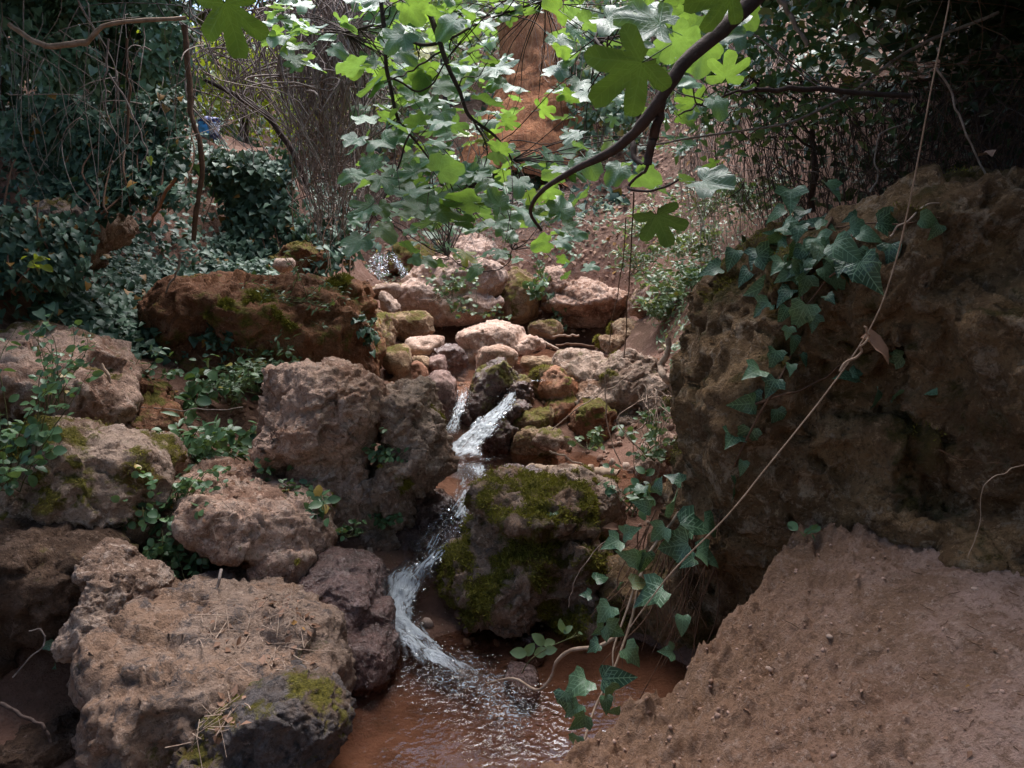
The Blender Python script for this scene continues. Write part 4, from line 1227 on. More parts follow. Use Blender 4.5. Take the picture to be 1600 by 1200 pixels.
ivy_ground('ivy_carpet', 'ivy covering the soil between the curtain and the mound', [(-3.9, 6.0), (-2.5, 6.0), (-1.7, 8.2), (-1.8, 9.4), (-3.0, 9.2), (-3.8, 8.0)], 2600, 0.07, 109, h=0.14, cov=-2, nparts=200)
ivy_ground('weed_patch', 'low weeds covering the soil behind the peaked mossy stone', [(1.35, 6.6), (2.3, 6.2), (2.9, 8.4), (2.6, 10.2), (1.7, 10.0), (1.5, 8.4)], 1500, 0.06, 110, 'lance', 'pale', 0, 0.12, 'weeds', cov=-0.25)
ivy_ground('weed_patch', 'thin weeds and shoots scattered on the slope under the fig leaves', [(-2.2, 11.4), (2.4, 10.9), (3.2, 15), (-2.4, 15)], 1500, 0.08, 111, 'oval', 'pale', 0, 0.2, 'weeds', cov=0.0)
# far hillside
ivy_patch('ivy_curtain', 'pale ivy covering the slope beside the thick reddish trunk', gp((885, 235, 13.2), (1010, 225, 12.8), (1010, 0, 14.6), (885, 10, 14.6)), 1200, 0.13, 0.5, 107, mat='pale', nparts=200, keep=0.25)
ivy_patch('creeper', 'string of small pale ivy dangling over the dark cave', gp((872, 520, 10.0), (890, 522, 10.0), (850, 400, 10.4), (830, 402, 10.4)), 90, 0.06, 0.1, 108, mat='pale', nparts=90, keep=-1, stem=False)

# ------------------------------------------------------------------ small plants
def plant(name, label, px, py, Y, h, n, size, spread, seed, kind='oval', mat='green', lean=(0, 0), nst=6, cat='plant', group=None, stemmat='green', up=0.5, parts=True, ground=False, droop=0.0):
    rng = np.random.default_rng(seed)
    b = W(px, py, Y)
    if 200 <= seed <= 224: n, nst, spread, size = int(n * 2.5), int(nst * 1.5), spread * 1.25, size * 0.9
    root = empty(name, b, label, cat, group)
    ln, P, Tp = [], [], []
    for k in range(nst):
        d = rng.normal(size=3) * np.array((1, 0.6, 0.25)); d /= np.linalg.norm(d)
        tip = b + d * spread * rng.uniform(0.5, 1.0) + UP * h * rng.uniform(0.55, 1.0) + np.array((lean[0], 0, lean[1]))
        md = b * 0.5 + tip * 0.5 + UP * h * 0.15 + jit(rng, 1, 0.1 * spread)[0]
        tip = tip - UP * droop * rng.random()
        L = smooth_line([b + jit(rng, 1, 0.15 * spread)[0] * (1, 1, 0), md, tip], 12, 0.03 * h, seed + k)
        ln.append((L, (0.0035, 0.0012)))
        for q in range(max(1, n // nst)):
            tt = rng.uniform(0.25, 1.0)
            i = min(11, int(tt * 11))
            sd = jit(rng, 1, 1)[0] * (1, 1, 0.35)
            P.append(L[i] + sd * size * 0.25); Tp.append(sd + UP * 0.1)
    stems(root, ln, stemmat, sides=3, rough=0)
    P, Tp = np.array(P), np.array(Tp)
    m = len(P)
    Nm = UP * up + CAMV * 0.35 + jit(rng, m, 0.35)
    S = size * (0.6 + 0.6 * rng.random(m))
    leaf_set(root, kind, mat, P, Nm, Tp, S, 300 if parts else 0, seed)
    return root

plant('leafy_plant', 'tall leafy plant with upright stems at the frame edge above the ledge', 30, 760, 3.9, 0.80, 90, 0.055, 0.35, 201, 'oval', 'green', nst=9)
plant('leafy_plant', 'bushy plant hanging at the edge below the tall leafy plant', 5, 770, 3.7, 0.38, 70, 0.06, 0.30, 202, 'round', 'green', nst=8)
plant('leafy_plant', 'slender shoots with oval leaves rising over the flat ledge', 95, 640, 4.2, 0.55, 46, 0.045, 0.20, 203, 'oval', 'green', nst=6)
plant('broadleaf_plant', 'cluster of broad rounded leaves below the russet boulder', 300, 655, 5.5, 0.30, 60, 0.085, 0.30, 204, 'round', 'green', nst=10)
plant('willowy_plant', 'narrow-leaved shoots beside the broad rounded leaves', 365, 640, 5.5, 0.38, 110, 0.07, 0.20, 205, 'lance', 'pale', nst=9)
plant('willowy_plant', 'feathery narrow-leaved sprig in front of the russet boulder', 425, 600, 5.9, 0.30, 110, 0.07, 0.26, 206, 'lance', 'pale', nst=10)
plant('herb', 'bright green herb patch behind the pink flat-topped boulder', 330, 725, 4.85, 0.22, 130, 0.07, 0.32, 207, 'oval', 'green', nst=14)
plant('herb', 'green herb with large pointed leaves at the mouth of the hollow', 300, 700, 4.8, 0.18, 26, 0.12, 0.16, 208, 'lance', 'green', nst=6)
plant('bramble', 'creeping three-leaved bramble beside the upright pitted boulder', 430, 730, 4.65, 0.10, 40, 0.05, 0.25, 209, 'oval', 'green', nst=8)
plant('seedling', 'small green seedling on the pink flat-topped boulder', 470, 785, 4.25, 0.10, 26, 0.055, 0.12, 210, 'oval', 'green', nst=5)
plant('seedling', 'drooping grey-leaved seedling at the end of the pink flat-topped boulder', 500, 800, 4.15, 0.10, 22, 0.085, 0.10, 211, 'oval', 'green', nst=5, droop=0.15)
plant('creeper', 'trailing creeper with many small leaves spilling over the left boulders', 270, 800, 4.1, 0.20, 170, 0.045, 0.32, 212, 'round', 'green', nst=16, droop=0.4)
plant('creeper', 'small-leaved creeper hanging beside the grey crumbly boulder', 290, 880, 3.95, 0.10, 110, 0.042, 0.26, 213, 'round', 'green', nst=12, droop=0.25)
plant('creeper', 'sparse creeper over the back of the sloping slab', 265, 955, 3.55, 0.08, 36, 0.04, 0.14, 214, 'oval', 'green', nst=6, droop=0.1)
plant('seedling', 'star of green leaves against the dark hollow', 98, 950, 3.5, 0.08, 22, 0.06, 0.07, 215, 'oval', 'green', nst=5)
plant('seedling', 'pointed seedling at the rim of the sloping slab', 160, 1055, 3.2, 0.04, 9, 0.045, 0.05, 216, 'lance', 'green', nst=3)
plant('creeper', 'ivy-like sprig hanging under the star of green leaves', 112, 1010, 3.4, 0.06, 18, 0.05, 0.08, 217, 'ivy', 'ivy', nst=4, droop=0.12)
plant('seedling', 'fresh green sprigs growing in a crack of the grey and olive boulder', 605, 720, 4.6, 0.08, 34, 0.045, 0.12, 218, 'oval', 'green', nst=7)
plant('seedling', 'tiny fresh plant under the grey and olive boulder', 605, 820, 4.5, 0.06, 30, 0.035, 0.08, 219, 'round', 'green', nst=6)
plant('creeper', 'sprig of light leaves over the gap beside the pink flat-topped boulder', 545, 840, 4.2, 0.04, 16, 0.04, 0.10, 220, 'oval', 'green', nst=4)
plant('creeper', 'tiny pale creeper on the flank of the pink flat-topped boulder', 430, 885, 4.0, 0.06, 34, 0.03, 0.14, 221, 'round', 'pale', nst=7)
plant('creeper', 'small leaves creeping along the crest of the russet boulder', 470, 470, 6.2, 0.12, 130, 0.05, 0.5, 222, 'lance', 'pale', nst=14)
plant('creeper', 'leafy strand trailing down the front of the russet boulder', 345, 545, 6.0, 0.22, 60, 0.06, 0.18, 223, 'ivy', 'ivy_far', nst=6, droop=0.3)
plant('creeper', 'ivy strand hanging at the stream end of the russet boulder', 572, 545, 6.4, 0.35, 60, 0.075, 0.16, 224, 'ivy', 'ivy_far', nst=7, droop=0.4)
plant('creeper', 'creeping plant rooted on the big sloping pale slab', 695, 470, 9.4, 0.35, 150, 0.06, 0.5, 225, 'round', 'pale', nst=14)
plant('creeper', 'low creeper along the foot of the sloping pale slab', 735, 490, 9.5, 0.12, 130, 0.05, 0.6, 226, 'round', 'pale', nst=14)
plant('herb', 'bright green sprig beside the overhanging rock shelf', 838, 470, 9.8, 0.30, 60, 0.08, 0.16, 227, 'round', 'green', nst=7)
plant('sprig', 'upright blue-green sprig in the dark gap below the large olive boulder', 928, 705, 5.5, 0.20, 26, 0.055, 0.05, 228, 'oval', 'pale', nst=3)
plant('sprig', 'pale sprig lying on the wet bank beside the log', 915, 700, 5.4, 0.05, 16, 0.06, 0.16, 229, 'oval', 'pale', nst=4)
plant('herb', 'leafy herb between straw stems at the foot of the huge boulder', 1010, 720, 4.9, 0.25, 70, 0.055, 0.22, 230, 'oval', 'pale', nst=10)
plant('herb', 'green sprig against the edge of the huge shaded boulder', 1025, 670, 5.2, 0.15, 50, 0.045, 0.14, 231, 'oval', 'green', nst=7)
plant('herb', 'leafy tangle below the pinkish stone by the huge boulder', 985, 800, 4.3, 0.22, 60, 0.06, 0.22, 232, 'oval', 'green', nst=9)
plant('sprig', 'pale sprig with paired leaves overhanging the foreground pool', 880, 1005, 3.4, 0.03, 0, 0.05, 0.1, 233, 'oval', 'pale', nst=1)
plant('sprig', 'light green sprout on the crest of the moss-covered boulder', 855, 815, 4.1, 0.05, 36, 0.028, 0.08, 234, 'round', 'pale', nst=6)
plant('seedling', 'two-leaved seedling at the top of the dirt path', 1258, 838, 2.9, 0.03, 6, 0.05, 0.03, 235, 'oval', 'green', nst=2)
plant('yellow_shoot', 'pale yellow shoot against the dark bank above the tall plant', 62, 430, 4.7, 0.16, 12, 0.07, 0.05, 236, 'oval', 'yellow', nst=3)
plant('herb', 'fresh green herbs crowding the hollow between ledge and pink flat-topped boulder', 270, 760, 4.5, 0.16, 90, 0.06, 0.3, 237, 'oval', 'green', nst=12)
plant('herb', 'leafy weed in the gap left of the pink flat-topped boulder', 225, 830, 4.0, 0.16, 120, 0.05, 0.26, 238, 'round', 'green', nst=12, droop=0.15)
plant('herb', 'green weeds growing along the foot of the russet boulder', 380, 610, 5.7, 0.2, 110, 0.065, 0.45, 239, 'oval', 'green', nst=14)
plant('creeper', 'leafy creeper over the soil beside the upright leaning stick', 210, 600, 5.2, 0.14, 110, 0.05, 0.4, 240, 'oval', 'green', nst=14)
# herbs on the far right slope
rg_ = np.random.default_rng(77)
for k, (px, py, Y, w, lab) in enumerate([
        (1010, 370, 9.2, 0.5, 'light green herb high on the far slope beside hanging stems'),
        (1075, 400, 8.6, 0.5, 'feathery light green herb clump on the far slope'),
        (1000, 430, 9.0, 0.45, 'pale green fern-like clump above the dark cave end'),
        (1050, 470, 8.2, 0.45, 'bushy herb with glossy leaves above the peaked stone'),
        (1030, 500, 8.0, 0.35, 'dark glossy leaves hanging behind the peaked stone'),
        (1110, 340, 8.4, 0.5, 'scrubby green herb near the shaded slope'),
        (1090, 460, 7.6, 0.3, 'leafy clump against the shoulder of the huge boulder'),
        (1170, 330, 7.6, 0.5, 'shaded herb on the dim slope above the huge boulder')]):
    plant('slope_herb', lab, px, py, Y, 0.35, 330, 0.075, w, 300 + k, 'lance' if k % 3 != 1 else 'oval', 'pale' if k < 5 else 'green', nst=22, parts=False)

# ------------------------------------------------------------------ ivy trailing over the huge boulder
def leaves_at(root, kind, mat, spec, objs, lift=0.03, seed=0, mean=None):
    """single leaves given by photo place, length and direction of the tip; they lie on the given solids"""
    rng = np.random.default_rng(seed)
    hits = visible_hits([(a[0], a[1]) for a in spec], objs)
    P, Nm, Tp, S = [], [], [], []
    for a, h in zip(spec, hits):
        px, py, ln, ang = a[:4]
        Y = a[4] if len(a) > 4 else None
        if Y is None:
            if h is None or h[0][1] > (mean or 9): p = W(px, py, mean or 3.0)
            else: p = h[0] * (1 - lift * rng.uniform(0.6, 2.0) / h[2])
        else: p = W(px, py, Y)
        m = M_PER_PX(py, p[1])
        t = np.array((math.cos(R(ang)), 0.25 * rng.normal() - 0.2, math.sin(R(ang))))
        n = np.array((0.45 * rng.normal(), -0.8, 0.55 + 0.45 * rng.normal()))
        # place the middle of the blade on the given spot
        L = ln * m * (rng.uniform(0.52, 0.84) if kind == 'ivy' else 1.1)
        tn = t / np.linalg.norm(t)
        P.append(p - tn * L * 0.45); Nm.append(n); Tp.append(t); S.append(L)
    Rm = frames(np.array(Nm), np.array(Tp))
    leaf_objects(root, kind, mat, np.array(P), Rm, S)
    return np.array(P)

BIG = ROCKS['right'][0]
iv = empty('ivy_vine', W(1240, 420, 3.1), 'ivy vine trailing down the face of the huge shaded boulder', 'ivy')
spec = [(1225, 385, 62, 200), (1250, 360, 60, 30), (1300, 355, 66, 10), (1345, 360, 70, -15), (1390, 350, 60, -10), (1455, 343, 70, -12), (1330, 340, 40, 190), (1285, 385, 54, -60),
        (1320, 395, 70, -40), (1360, 430, 74, -55), (1385, 405, 56, -50), (1290, 425, 70, -80), (1245, 420, 64, 215), (1215, 420, 56, 230), (1190, 450, 60, 200), (1225, 455, 60, 190),
        (1260, 445, 54, -100), (1310, 440, 56, -70), (1250, 495, 58, -110), (1270, 505, 52, -95), (1225, 490, 46, 240), (1296, 470, 34, -60), (1230, 520, 34, -100), (1240, 537, 40, -90),
        (1210, 560, 46, -110), (1225, 565, 30, -80), (1255, 562, 40, -70), (1234, 578, 32, -100), (1175, 590, 60, 225), (1160, 630, 52, 185), (1178, 625, 46, -90), (1205, 605, 44, -120),
        (1215, 655, 50, -80), (1168, 685, 66, -110), (1140, 690, 50, 230), (1160, 730, 44, -100), (1142, 760, 60, -95), (1190, 480, 50, 215), (1280, 350, 44, 160), (1205, 370, 50, 170),
        (1395, 560, 58, 195), (1450, 600, 54, 150), (1325, 590, 50, 170), (1340, 583, 36, 10), (1365, 620, 40, 240), (1408, 625, 36, -50), (1180, 400, 60, 215), (1165, 430, 60, 225), (1265, 400, 50, -120), (1340, 405, 50, -90)]
rgi = np.random.default_rng(3)
leaves_at(iv, 'ivy', 'ivy', spec + [(rx_, ry_, 40 + 24 * q_, a_) for rx_, ry_, q_, a_ in zip(rgi.normal(1265, 60, 34), rgi.normal(395, 32, 34), rgi.random(34), rgi.uniform(170, 370, 34))], [BIG], 0.026, 5, 3.6)
def surf_line(pxs, objs, lift, mean, n=40, jitter=0.01, seed=0):
    hs = visible_hits(pxs, objs)
    pts = []
    for p, h in zip(pxs, hs):
        pts.append(W(p[0], p[1], mean) if h is None or h[0][1] > mean + 1.2 else h[0] * (1 - lift / h[2]))
    return smooth_line(pts, n, jitter, seed)
stems(iv, [(surf_line([(1300, 340), (1270, 400), (1255, 470), (1240, 540), (1215, 600), (1180, 660), (1150, 720), (1120, 800)], [BIG], 0.02, 3.6), (0.006, 0.004)),
           (surf_line([(1330, 345), (1330, 400), (1290, 440), (1240, 500)], [BIG], 0.02, 3.6), (0.005, 0.003)),
           (surf_line([(1180, 632), (1230, 615), (1280, 595), (1312, 570)], [BIG], 0.03, 3.6), (0.006, 0.003)),
           (surf_line([(1200, 380), (1260, 360), (1330, 350), (1400, 348), (1470, 340)], [BIG], 0.02, 3.6), (0.005, 0.003))], 'brown')

iv2 = empty('ivy_vine', W(1010, 900, 3.1), 'ivy with broad leaves drooping from roots between the pool and the dirt path', 'ivy')
spec2 = [(1060, 790, 70, 10), (1085, 815, 90, 20), (1120, 820, 60, -20), (1050, 855, 80, 190), (1110, 862, 74, 5), (1010, 880, 56, -90), (985, 870, 50, 170), (1015, 930, 90, 200), (1000, 905, 50, 30),
         (945, 960, 60, -120), (960, 985, 46, -30), (1066, 975, 50, -95), (990, 1025, 54, -40), (1040, 1018, 44, 180), (960, 1060, 76, 20), (900, 1075, 66, 215), (955, 1085, 50, -70), (948, 1100, 40, -80),
         (895, 1110, 46, 220), (905, 1130, 46, 225), (960, 1110, 40, 190), (900, 1160, 40, -100), (935, 985, 40, 210), (1005, 790, 40, 160), (985, 830, 46, 30), (955, 850, 44, 200), (975, 920, 36, -30), (880, 1100, 50, 250),
         (1030, 830, 44, 200), (1075, 880, 40, 220), (925, 1010, 34, 200), (1000, 760, 36, 100), (1030, 760, 40, 70), (1060, 745, 36, 120), (915, 930, 34, 180), (940, 900, 36, 30)]
spec2 = [s + (3.25 - 0.0016 * (s[1] - 780) - 0.0003 * (1000 - s[0]),) for s in spec2]
leaves_at(iv2, 'ivy', 'ivy', spec2, [BIG], 0.03, 6)
rl = []
rgv = np.random.default_rng(8)
for k in range(26):
    x = rgv.uniform(985, 1140); y0 = rgv.uniform(790, 880); y1 = y0 + rgv.uniform(120, 260)
    rl.append((smooth_line([W(x, y0, 3.35), W(x - 15 + rgv.normal() * 18, (y0 + y1) / 2, 3.3), W(x - 40 + rgv.normal() * 25, y1, 3.25)], 14, 0.03, k), (0.004, 0.0015)))
stems(iv2, rl, 'brown', 'root')
stems(iv2, [(smooth_line(gp((1060, 800, 3.3), (1010, 880, 3.15), (975, 990, 3.0), (945, 1080, 2.85), (905, 1170, 2.7), (870, 1210, 2.6)), 30, 0.02, 3), (0.007, 0.004)),
            (smooth_line(gp((1000, 900, 3.1), (965, 1010, 2.95), (960, 1100, 2.85)), 20, 0.02, 4), (0.005, 0.003)),
            (smooth_line(gp((970, 990, 3.0), (935, 1010, 3.0), (890, 1015, 3.05), (870, 1035, 3.1), (860, 1060, 3.15), (835, 1078, 3.2), (800, 1060, 3.3), (760, 1068, 3.4)), 30, 0.015, 5), (0.009, 0.008, 0.004))], 'pale')

# paired-leaf sprig over the pool
sp = [o for o in col.objects if o.get('label', '').startswith('pale sprig with paired')][0]
leaves_at(sp, 'oval', 'pale', [(812, 1020, 24, 170, 3.2), (825, 1018, 22, 60, 3.2), (843, 1000, 24, 130, 3.2), (856, 1004, 20, 40, 3.2), (845, 1018, 24, 180, 3.2), (860, 1016, 20, 10, 3.2), (876, 988, 22, 150, 3.2), (884, 984, 16, 70, 3.2)], [BIG], 0.02, 7)
stems(sp, [(smooth_line(gp((815, 1052, 3.25), (830, 1030, 3.2), (865, 1008, 3.2), (905, 992, 3.2)), 16), (0.003, 0.002))], 'green')
# ------------------------------------------------------------------ the fig tree reaching in from above
fig = empty('fig_tree', (2.4, 2.6, 1.2), 'fig tree whose lobed leaves hang across the top of the gully', 'tree')
FB = [  # branches: control points (px, py, Y) and radii
    ([(1330, -190, 2.3), (1190, -20, 2.15), (1130, 45, 2.1), (1062, 105, 2.08), (1015, 180, 2.1), (960, 228, 2.2), (900, 268, 2.35), (850, 298, 2.5), (828, 330, 2.6), (846, 360, 2.7)], (0.03, 0.020, 0.014, 0.008, 0.005)),
    ([(1034, 140, 2.1), (1022, 190, 2.12), (1012, 258, 2.15)], (0.014, 0.011)),
    ([(1012, 258, 2.15), (1000, 275, 2.2), (985, 290, 2.25), (1020, 300, 2.2), (1060, 280, 2.2)], (0.005, 0.003)),
    ([(930, 60, 3.4), (985, 145, 2.6), (994, 185, 2.5), (987, 228, 2.45), (1004, 258, 2.4)], (0.006, 0.009, 0.008)),
    ([(655, -60, 4.6), (672, 20, 4.5), (692, 80, 4.45), (715, 130, 4.45), (735, 180, 4.5), (775, 215, 4.6), (800, 250, 4.7)], (0.018, 0.012, 0.006)),
    ([(590, -60, 4.4), (598, 40, 4.35), (606, 120, 4.35), (620, 180, 4.4), (640, 210, 4.5), (680, 260, 4.6)], (0.014, 0.010, 0.005)),
    ([(540, 50, 4.8), (600, 40, 4.7), (655, 70, 4.6), (700, 62, 4.6), (760, 30, 4.7), (850, 0, 4.9)], (0.007, 0.010, 0.004)),
    ([(605, 120, 4.4), (660, 140, 4.45), (700, 90, 4.45)], (0.006, 0.004)),
    ([(735, 180, 4.5), (760, 240, 4.8), (720, 330, 5.0), (690, 390, 5.1)], (0.005, 0.003)),
    ([(640, 210, 4.5), (610, 290, 4.7), (575, 350, 4.8)], (0.006, 0.003)),
    ([(1180, 140, 3.2), (1270, 138, 3.3), (1420, 150, 3.6)], (0.010, 0.012)),
    ([(1060, 180, 3.0), (1090, 165, 3.1), (1150, 145, 3.2), (1180, 140, 3.2)], (0.003, 0.006)),
    ([(690, 80, 4.45), (640, 110, 4.4), (600, 130, 4.3)], (0.006, 0.003)),
    ([(700, 400, 5.2), (745, 425, 5.2), (790, 415, 5.2), (800, 390, 5.2)], (0.003, 0.003)),
]
stems(fig, [(smooth_line(gp(*c), 40, 0.012, 30 + k), r) for k, (c, r) in enumerate(FB)], 'dark', 'branch', 7)
# upper limb and trunk outside the picture
stems(fig, [(smooth_line([(2.9, 2.9, -1.2), (2.75, 2.8, 0.2), (2.3, 2.6, 1.2), W(1330, -190, 2.3)], 24, 0.05, 3), (0.09, 0.06, 0.03)),
            (smooth_line([(2.75, 2.8, 0.4), (2.0, 3.6, 1.9), (0.6, 4.3, 2.4), W(655, -60, 4.6)], 24, 0.08, 4), (0.06, 0.035, 0.018)),
            (smooth_line([(0.6, 4.3, 2.4), (-0.2, 4.3, 2.3), W(590, -60, 4.4)], 16, 0.05, 5), (0.03, 0.014))], 'dark', 'trunk', 9)
# big leaves close to the viewer: place, length, tip direction, distance, facing
near = [(1136, 108, 78, 90, 2.2), (1112, 292, 90, -35, 2.4), (920, 256, 60, -60, 2.5), (1003, 280, 62, -60, 2.4), (965, 270, 56, -120, 2.5),
        (1010, 40, 120, 180, 2.2), (1060, 70, 90, -60, 2.4), (1135, 30, 90, -100, 2.3), (1030, 20, 90, 120, 2.5), (1095, 80, 80, -110, 2.5), (1120, 165, 54, -70, 2.6), (1080, 130, 44, 200, 2.6),
        (850, 382, 44, -150, 2.8), (878, 378, 40, -20, 2.8), (880, 320, 60, 65, 2.9), (860, 300, 40, 0, 2.9), (905, 365, 36, 20, 2.9), (962, 35, 90, -30, 2.3)]
rg = np.random.default_rng(41)
P, Nm, Tp, S = [], [], [], []
for k, (px, py, ln, ang, Y) in enumerate(near):
    p = W(px, py, Y); m = M_PER_PX(py, Y)
    t = np.array((math.cos(R(ang)), -0.25 + 0.2 * rg.normal(), math.sin(R(ang))))
    n = np.array((0.2 * rg.normal(), -0.75 if k % 3 else 0.75, 0.65 + 0.2 * rg.normal()))
    L = ln * m * 0.62
    tn = t / np.linalg.norm(t)
    P.append(p - tn * L * 0.28); Nm.append(n); Tp.append(t); S.append(L)
for px, py, ln, ang, Y in [(570, 325, 70, 200, 4.3), (560, 385, 66, 250, 4.2), (575, 255, 60, 190, 4.4), (600, 285, 66, -60, 4.3), (545, 275, 44, 200, 4.4), (625, 290, 60, -10, 4.3), (600, 360, 54, -30, 4.2), (810, 290, 56, -90, 4.2), (640, 265, 54, 150, 4.3), (720, 270, 60, 0, 4.3), (745, 265, 54, 20, 4.4)]:
    p = W(px, py, Y); L = ln * M_PER_PX(py, Y) * 0.62
    t = np.array((math.cos(R(ang)), -0.4, math.sin(R(ang)))); tn = t / np.linalg.norm(t)
    P.append(p - tn * L * 0.28); Nm.append(np.array((0.15 * rg.normal(), -0.75, 0.75))); Tp.append(t); S.append(L)
near_n = len(P)
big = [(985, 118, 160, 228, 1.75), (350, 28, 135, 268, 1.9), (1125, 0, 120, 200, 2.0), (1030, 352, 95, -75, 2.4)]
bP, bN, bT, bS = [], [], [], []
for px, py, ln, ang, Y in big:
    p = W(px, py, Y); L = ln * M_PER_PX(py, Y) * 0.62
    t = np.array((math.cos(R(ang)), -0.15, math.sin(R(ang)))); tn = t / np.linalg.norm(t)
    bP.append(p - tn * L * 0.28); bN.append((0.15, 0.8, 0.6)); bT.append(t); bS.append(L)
leaf_objects(fig, 'fig_deep', 'fig_shaded', np.array(bP), frames(np.array(bN), np.array(bT)), bS)
# the spray of smaller leaves farther out
def fig_cloud(n, x0, x1, y0, y1, Y0, Y1, s0, s1, seed, dens=None):
    rng = np.random.default_rng(seed)
    k = 0
    while k < n:
        px, py = rng.uniform(x0, x1), rng.uniform(y0, y1)
        if dens is not None and rng.random() > dens(px, py): continue
        Y = rng.uniform(Y0, Y1)
        t = np.array((rng.normal(), rng.normal() * 0.8 - 0.3, -0.25 + 0.35 * rng.normal()))
        n_ = np.array((0.40 * rng.normal(), -0.30 + 0.55 * rng.normal(), 0.85))
        P.append(W(px, py, Y)); Nm.append(n_); Tp.append(t); S.append(rng.uniform(s0, s1)); k += 1
fig_cloud(300, 555, 905, -40, 350, 4.0, 6.6, 0.085, 0.155, 51, lambda x, y: (1.0 if y < 240 else 0.75) * (0.55 if x < 610 else 1) * (0.2 if 790 < x < 890 and y < 240 else 1))
fig_cloud(46, 525, 780, 240, 400, 4.2, 5.8, 0.08, 0.13, 52, lambda x, y: 0.0 if 570 < x < 645 and y > 330 else 1)
fig_cloud(34, 640, 920, 300, 430, 4.2, 5.6, 0.06, 0.11, 53)
fig_cloud(44, 420, 620, -20, 110, 4.4, 5.4, 0.08, 0.13, 54)
fig_cloud(56, 860, 1160, -30, 180, 2.9, 4.8, 0.07, 0.13, 55)
fig_cloud(20, 900, 1120, 180, 300, 4.0, 5.4, 0.06, 0.11, 56)
P, Nm, Tp, S = map(np.array, (P, Nm, Tp, S))
leaf_set(fig, 'fig', 'fig', P, Nm, Tp, S, 290, 9)
# twigs that carry the spray: each leaf cluster gets a short twig from the nearest branch
bp = np.concatenate([smooth_line(gp(*c), 30) for c, r in FB])
ln = []
for k in range(near_n, len(P), 2):
    d = np.linalg.norm(bp - P[k], axis=1); j = int(np.argmin(d))
    q = P[k] - np.array(Tp[k]) / np.linalg.norm(Tp[k]) * S[k] * 0.5
    ln.append((smooth_line([bp[j], bp[j] * 0.45 + q * 0.55 + np.array((0, 0, 0.06 * d[j])) , q], 10, 0.05, k), (0.004, 0.0018)))
stems(fig, ln, 'dark', 'twigs', 4, True, 0)

# ------------------------------------------------------------------ tangle, hanging stems, roots
def tangle(name, label, px0, px1, py0, py1, Y0, Y1, n, mat, seed, rad=0.005, arch=0.3, sway=0.35, cat='vine'):
    rng = np.random.default_rng(seed)
    ln = []
    for k in range(n):
        x0, x1 = rng.uniform(px0, px1, 2)
        x1 = x0 + (x1 - x0) * sway
        y0 = py0 + (py1 - py0) * rng.random() ** 2 * 0.6
        y1 = y0 + (py1 - y0) * rng.uniform(0.4, 1.0)
        Y = rng.uniform(Y0, Y1)
        a = W(x0, y0, Y); b = W(x1, y1, Y + rng.normal() * 0.15)
        mid = a * 0.5 + b * 0.5 + np.array((rng.normal() * arch, rng.normal() * 0.2, 0.1 + rng.random() * arch * 0.5))
        r = rad * rng.uniform(0.4, 1.1)
        ln.append((smooth_line([a, mid, b], 13, 0.12, seed * 7 + k), (r, r * 0.4)))
    root = empty(name, ln[0][0][0], label, cat)
    stems(root, ln, mat, 'stems', 4, True, 0)
    return root
tangle('vine_tangle', 'grey tangle of dry vine stems hanging like a thatch', 440, 600, -40, 270, 6.2, 7.4, 330, 'vine', 61, 0.012, 0.20, 0.45)
tangle('vine_tangle', 'thin brown vine stems drooping below the grey thatch', 470, 590, 180, 390, 6.6, 7.6, 170, 'vine', 62, 0.008, 0.10, 0.2)
tangle('vine_tangle', 'curved vine stems crossing in front of the bright gap', 300, 480, -20, 260, 7.4, 8.6, 110, 'vine', 63, 0.010, 0.25, 0.4)
tangle('vine_tangle', 'fine dead stems hanging in the shaded top corner', -20, 330, -20, 330, 4.8, 6.2, 46, 'grey', 64, 0.004, 0.15, 0.2)
tangle('dead_thicket', 'thicket of dead upright stems on the dark slope above the huge boulder', 1150, 1640, 120, 430, 5.0, 7.0, 520, 'dark', 65, 0.005, 0.10, 0.15, 'thicket')
tangle('dead_thicket', 'sparse dry stems on the dim bank between slope and thicket', 1060, 1260, 60, 420, 7.0, 8.6, 200, 'grey', 66, 0.005, 0.10, 0.2, 'thicket')
tangle('dead_thicket', 'crossing bare twigs in the blackness above the huge boulder', 1250, 1640, -30, 330, 3.6, 5.2, 44, 'brown', 67, 0.003, 0.4, 0.8, 'thicket')
tangle('hanging_roots', 'pale rootlets hanging down over the ivy beside the reddish trunk', 845, 910, -20, 150, 11, 12.5, 26, 'straw', 68, 0.008, 0.05, 0.1)
tangle('dry_grass', 'dry grass stems on the slope behind the fig leaves', 640, 900, 290, 420, 9.5, 12, 160, 'grey', 69, 0.006, 0.25, 0.8, 'grass')
tangle('straw_stems', 'bundle of straw-coloured stems leaning on the huge boulder', 985, 1065, 610, 760, 4.7, 5.4, 26, 'straw', 70, 0.006, 0.06, 0.6, 'grass')

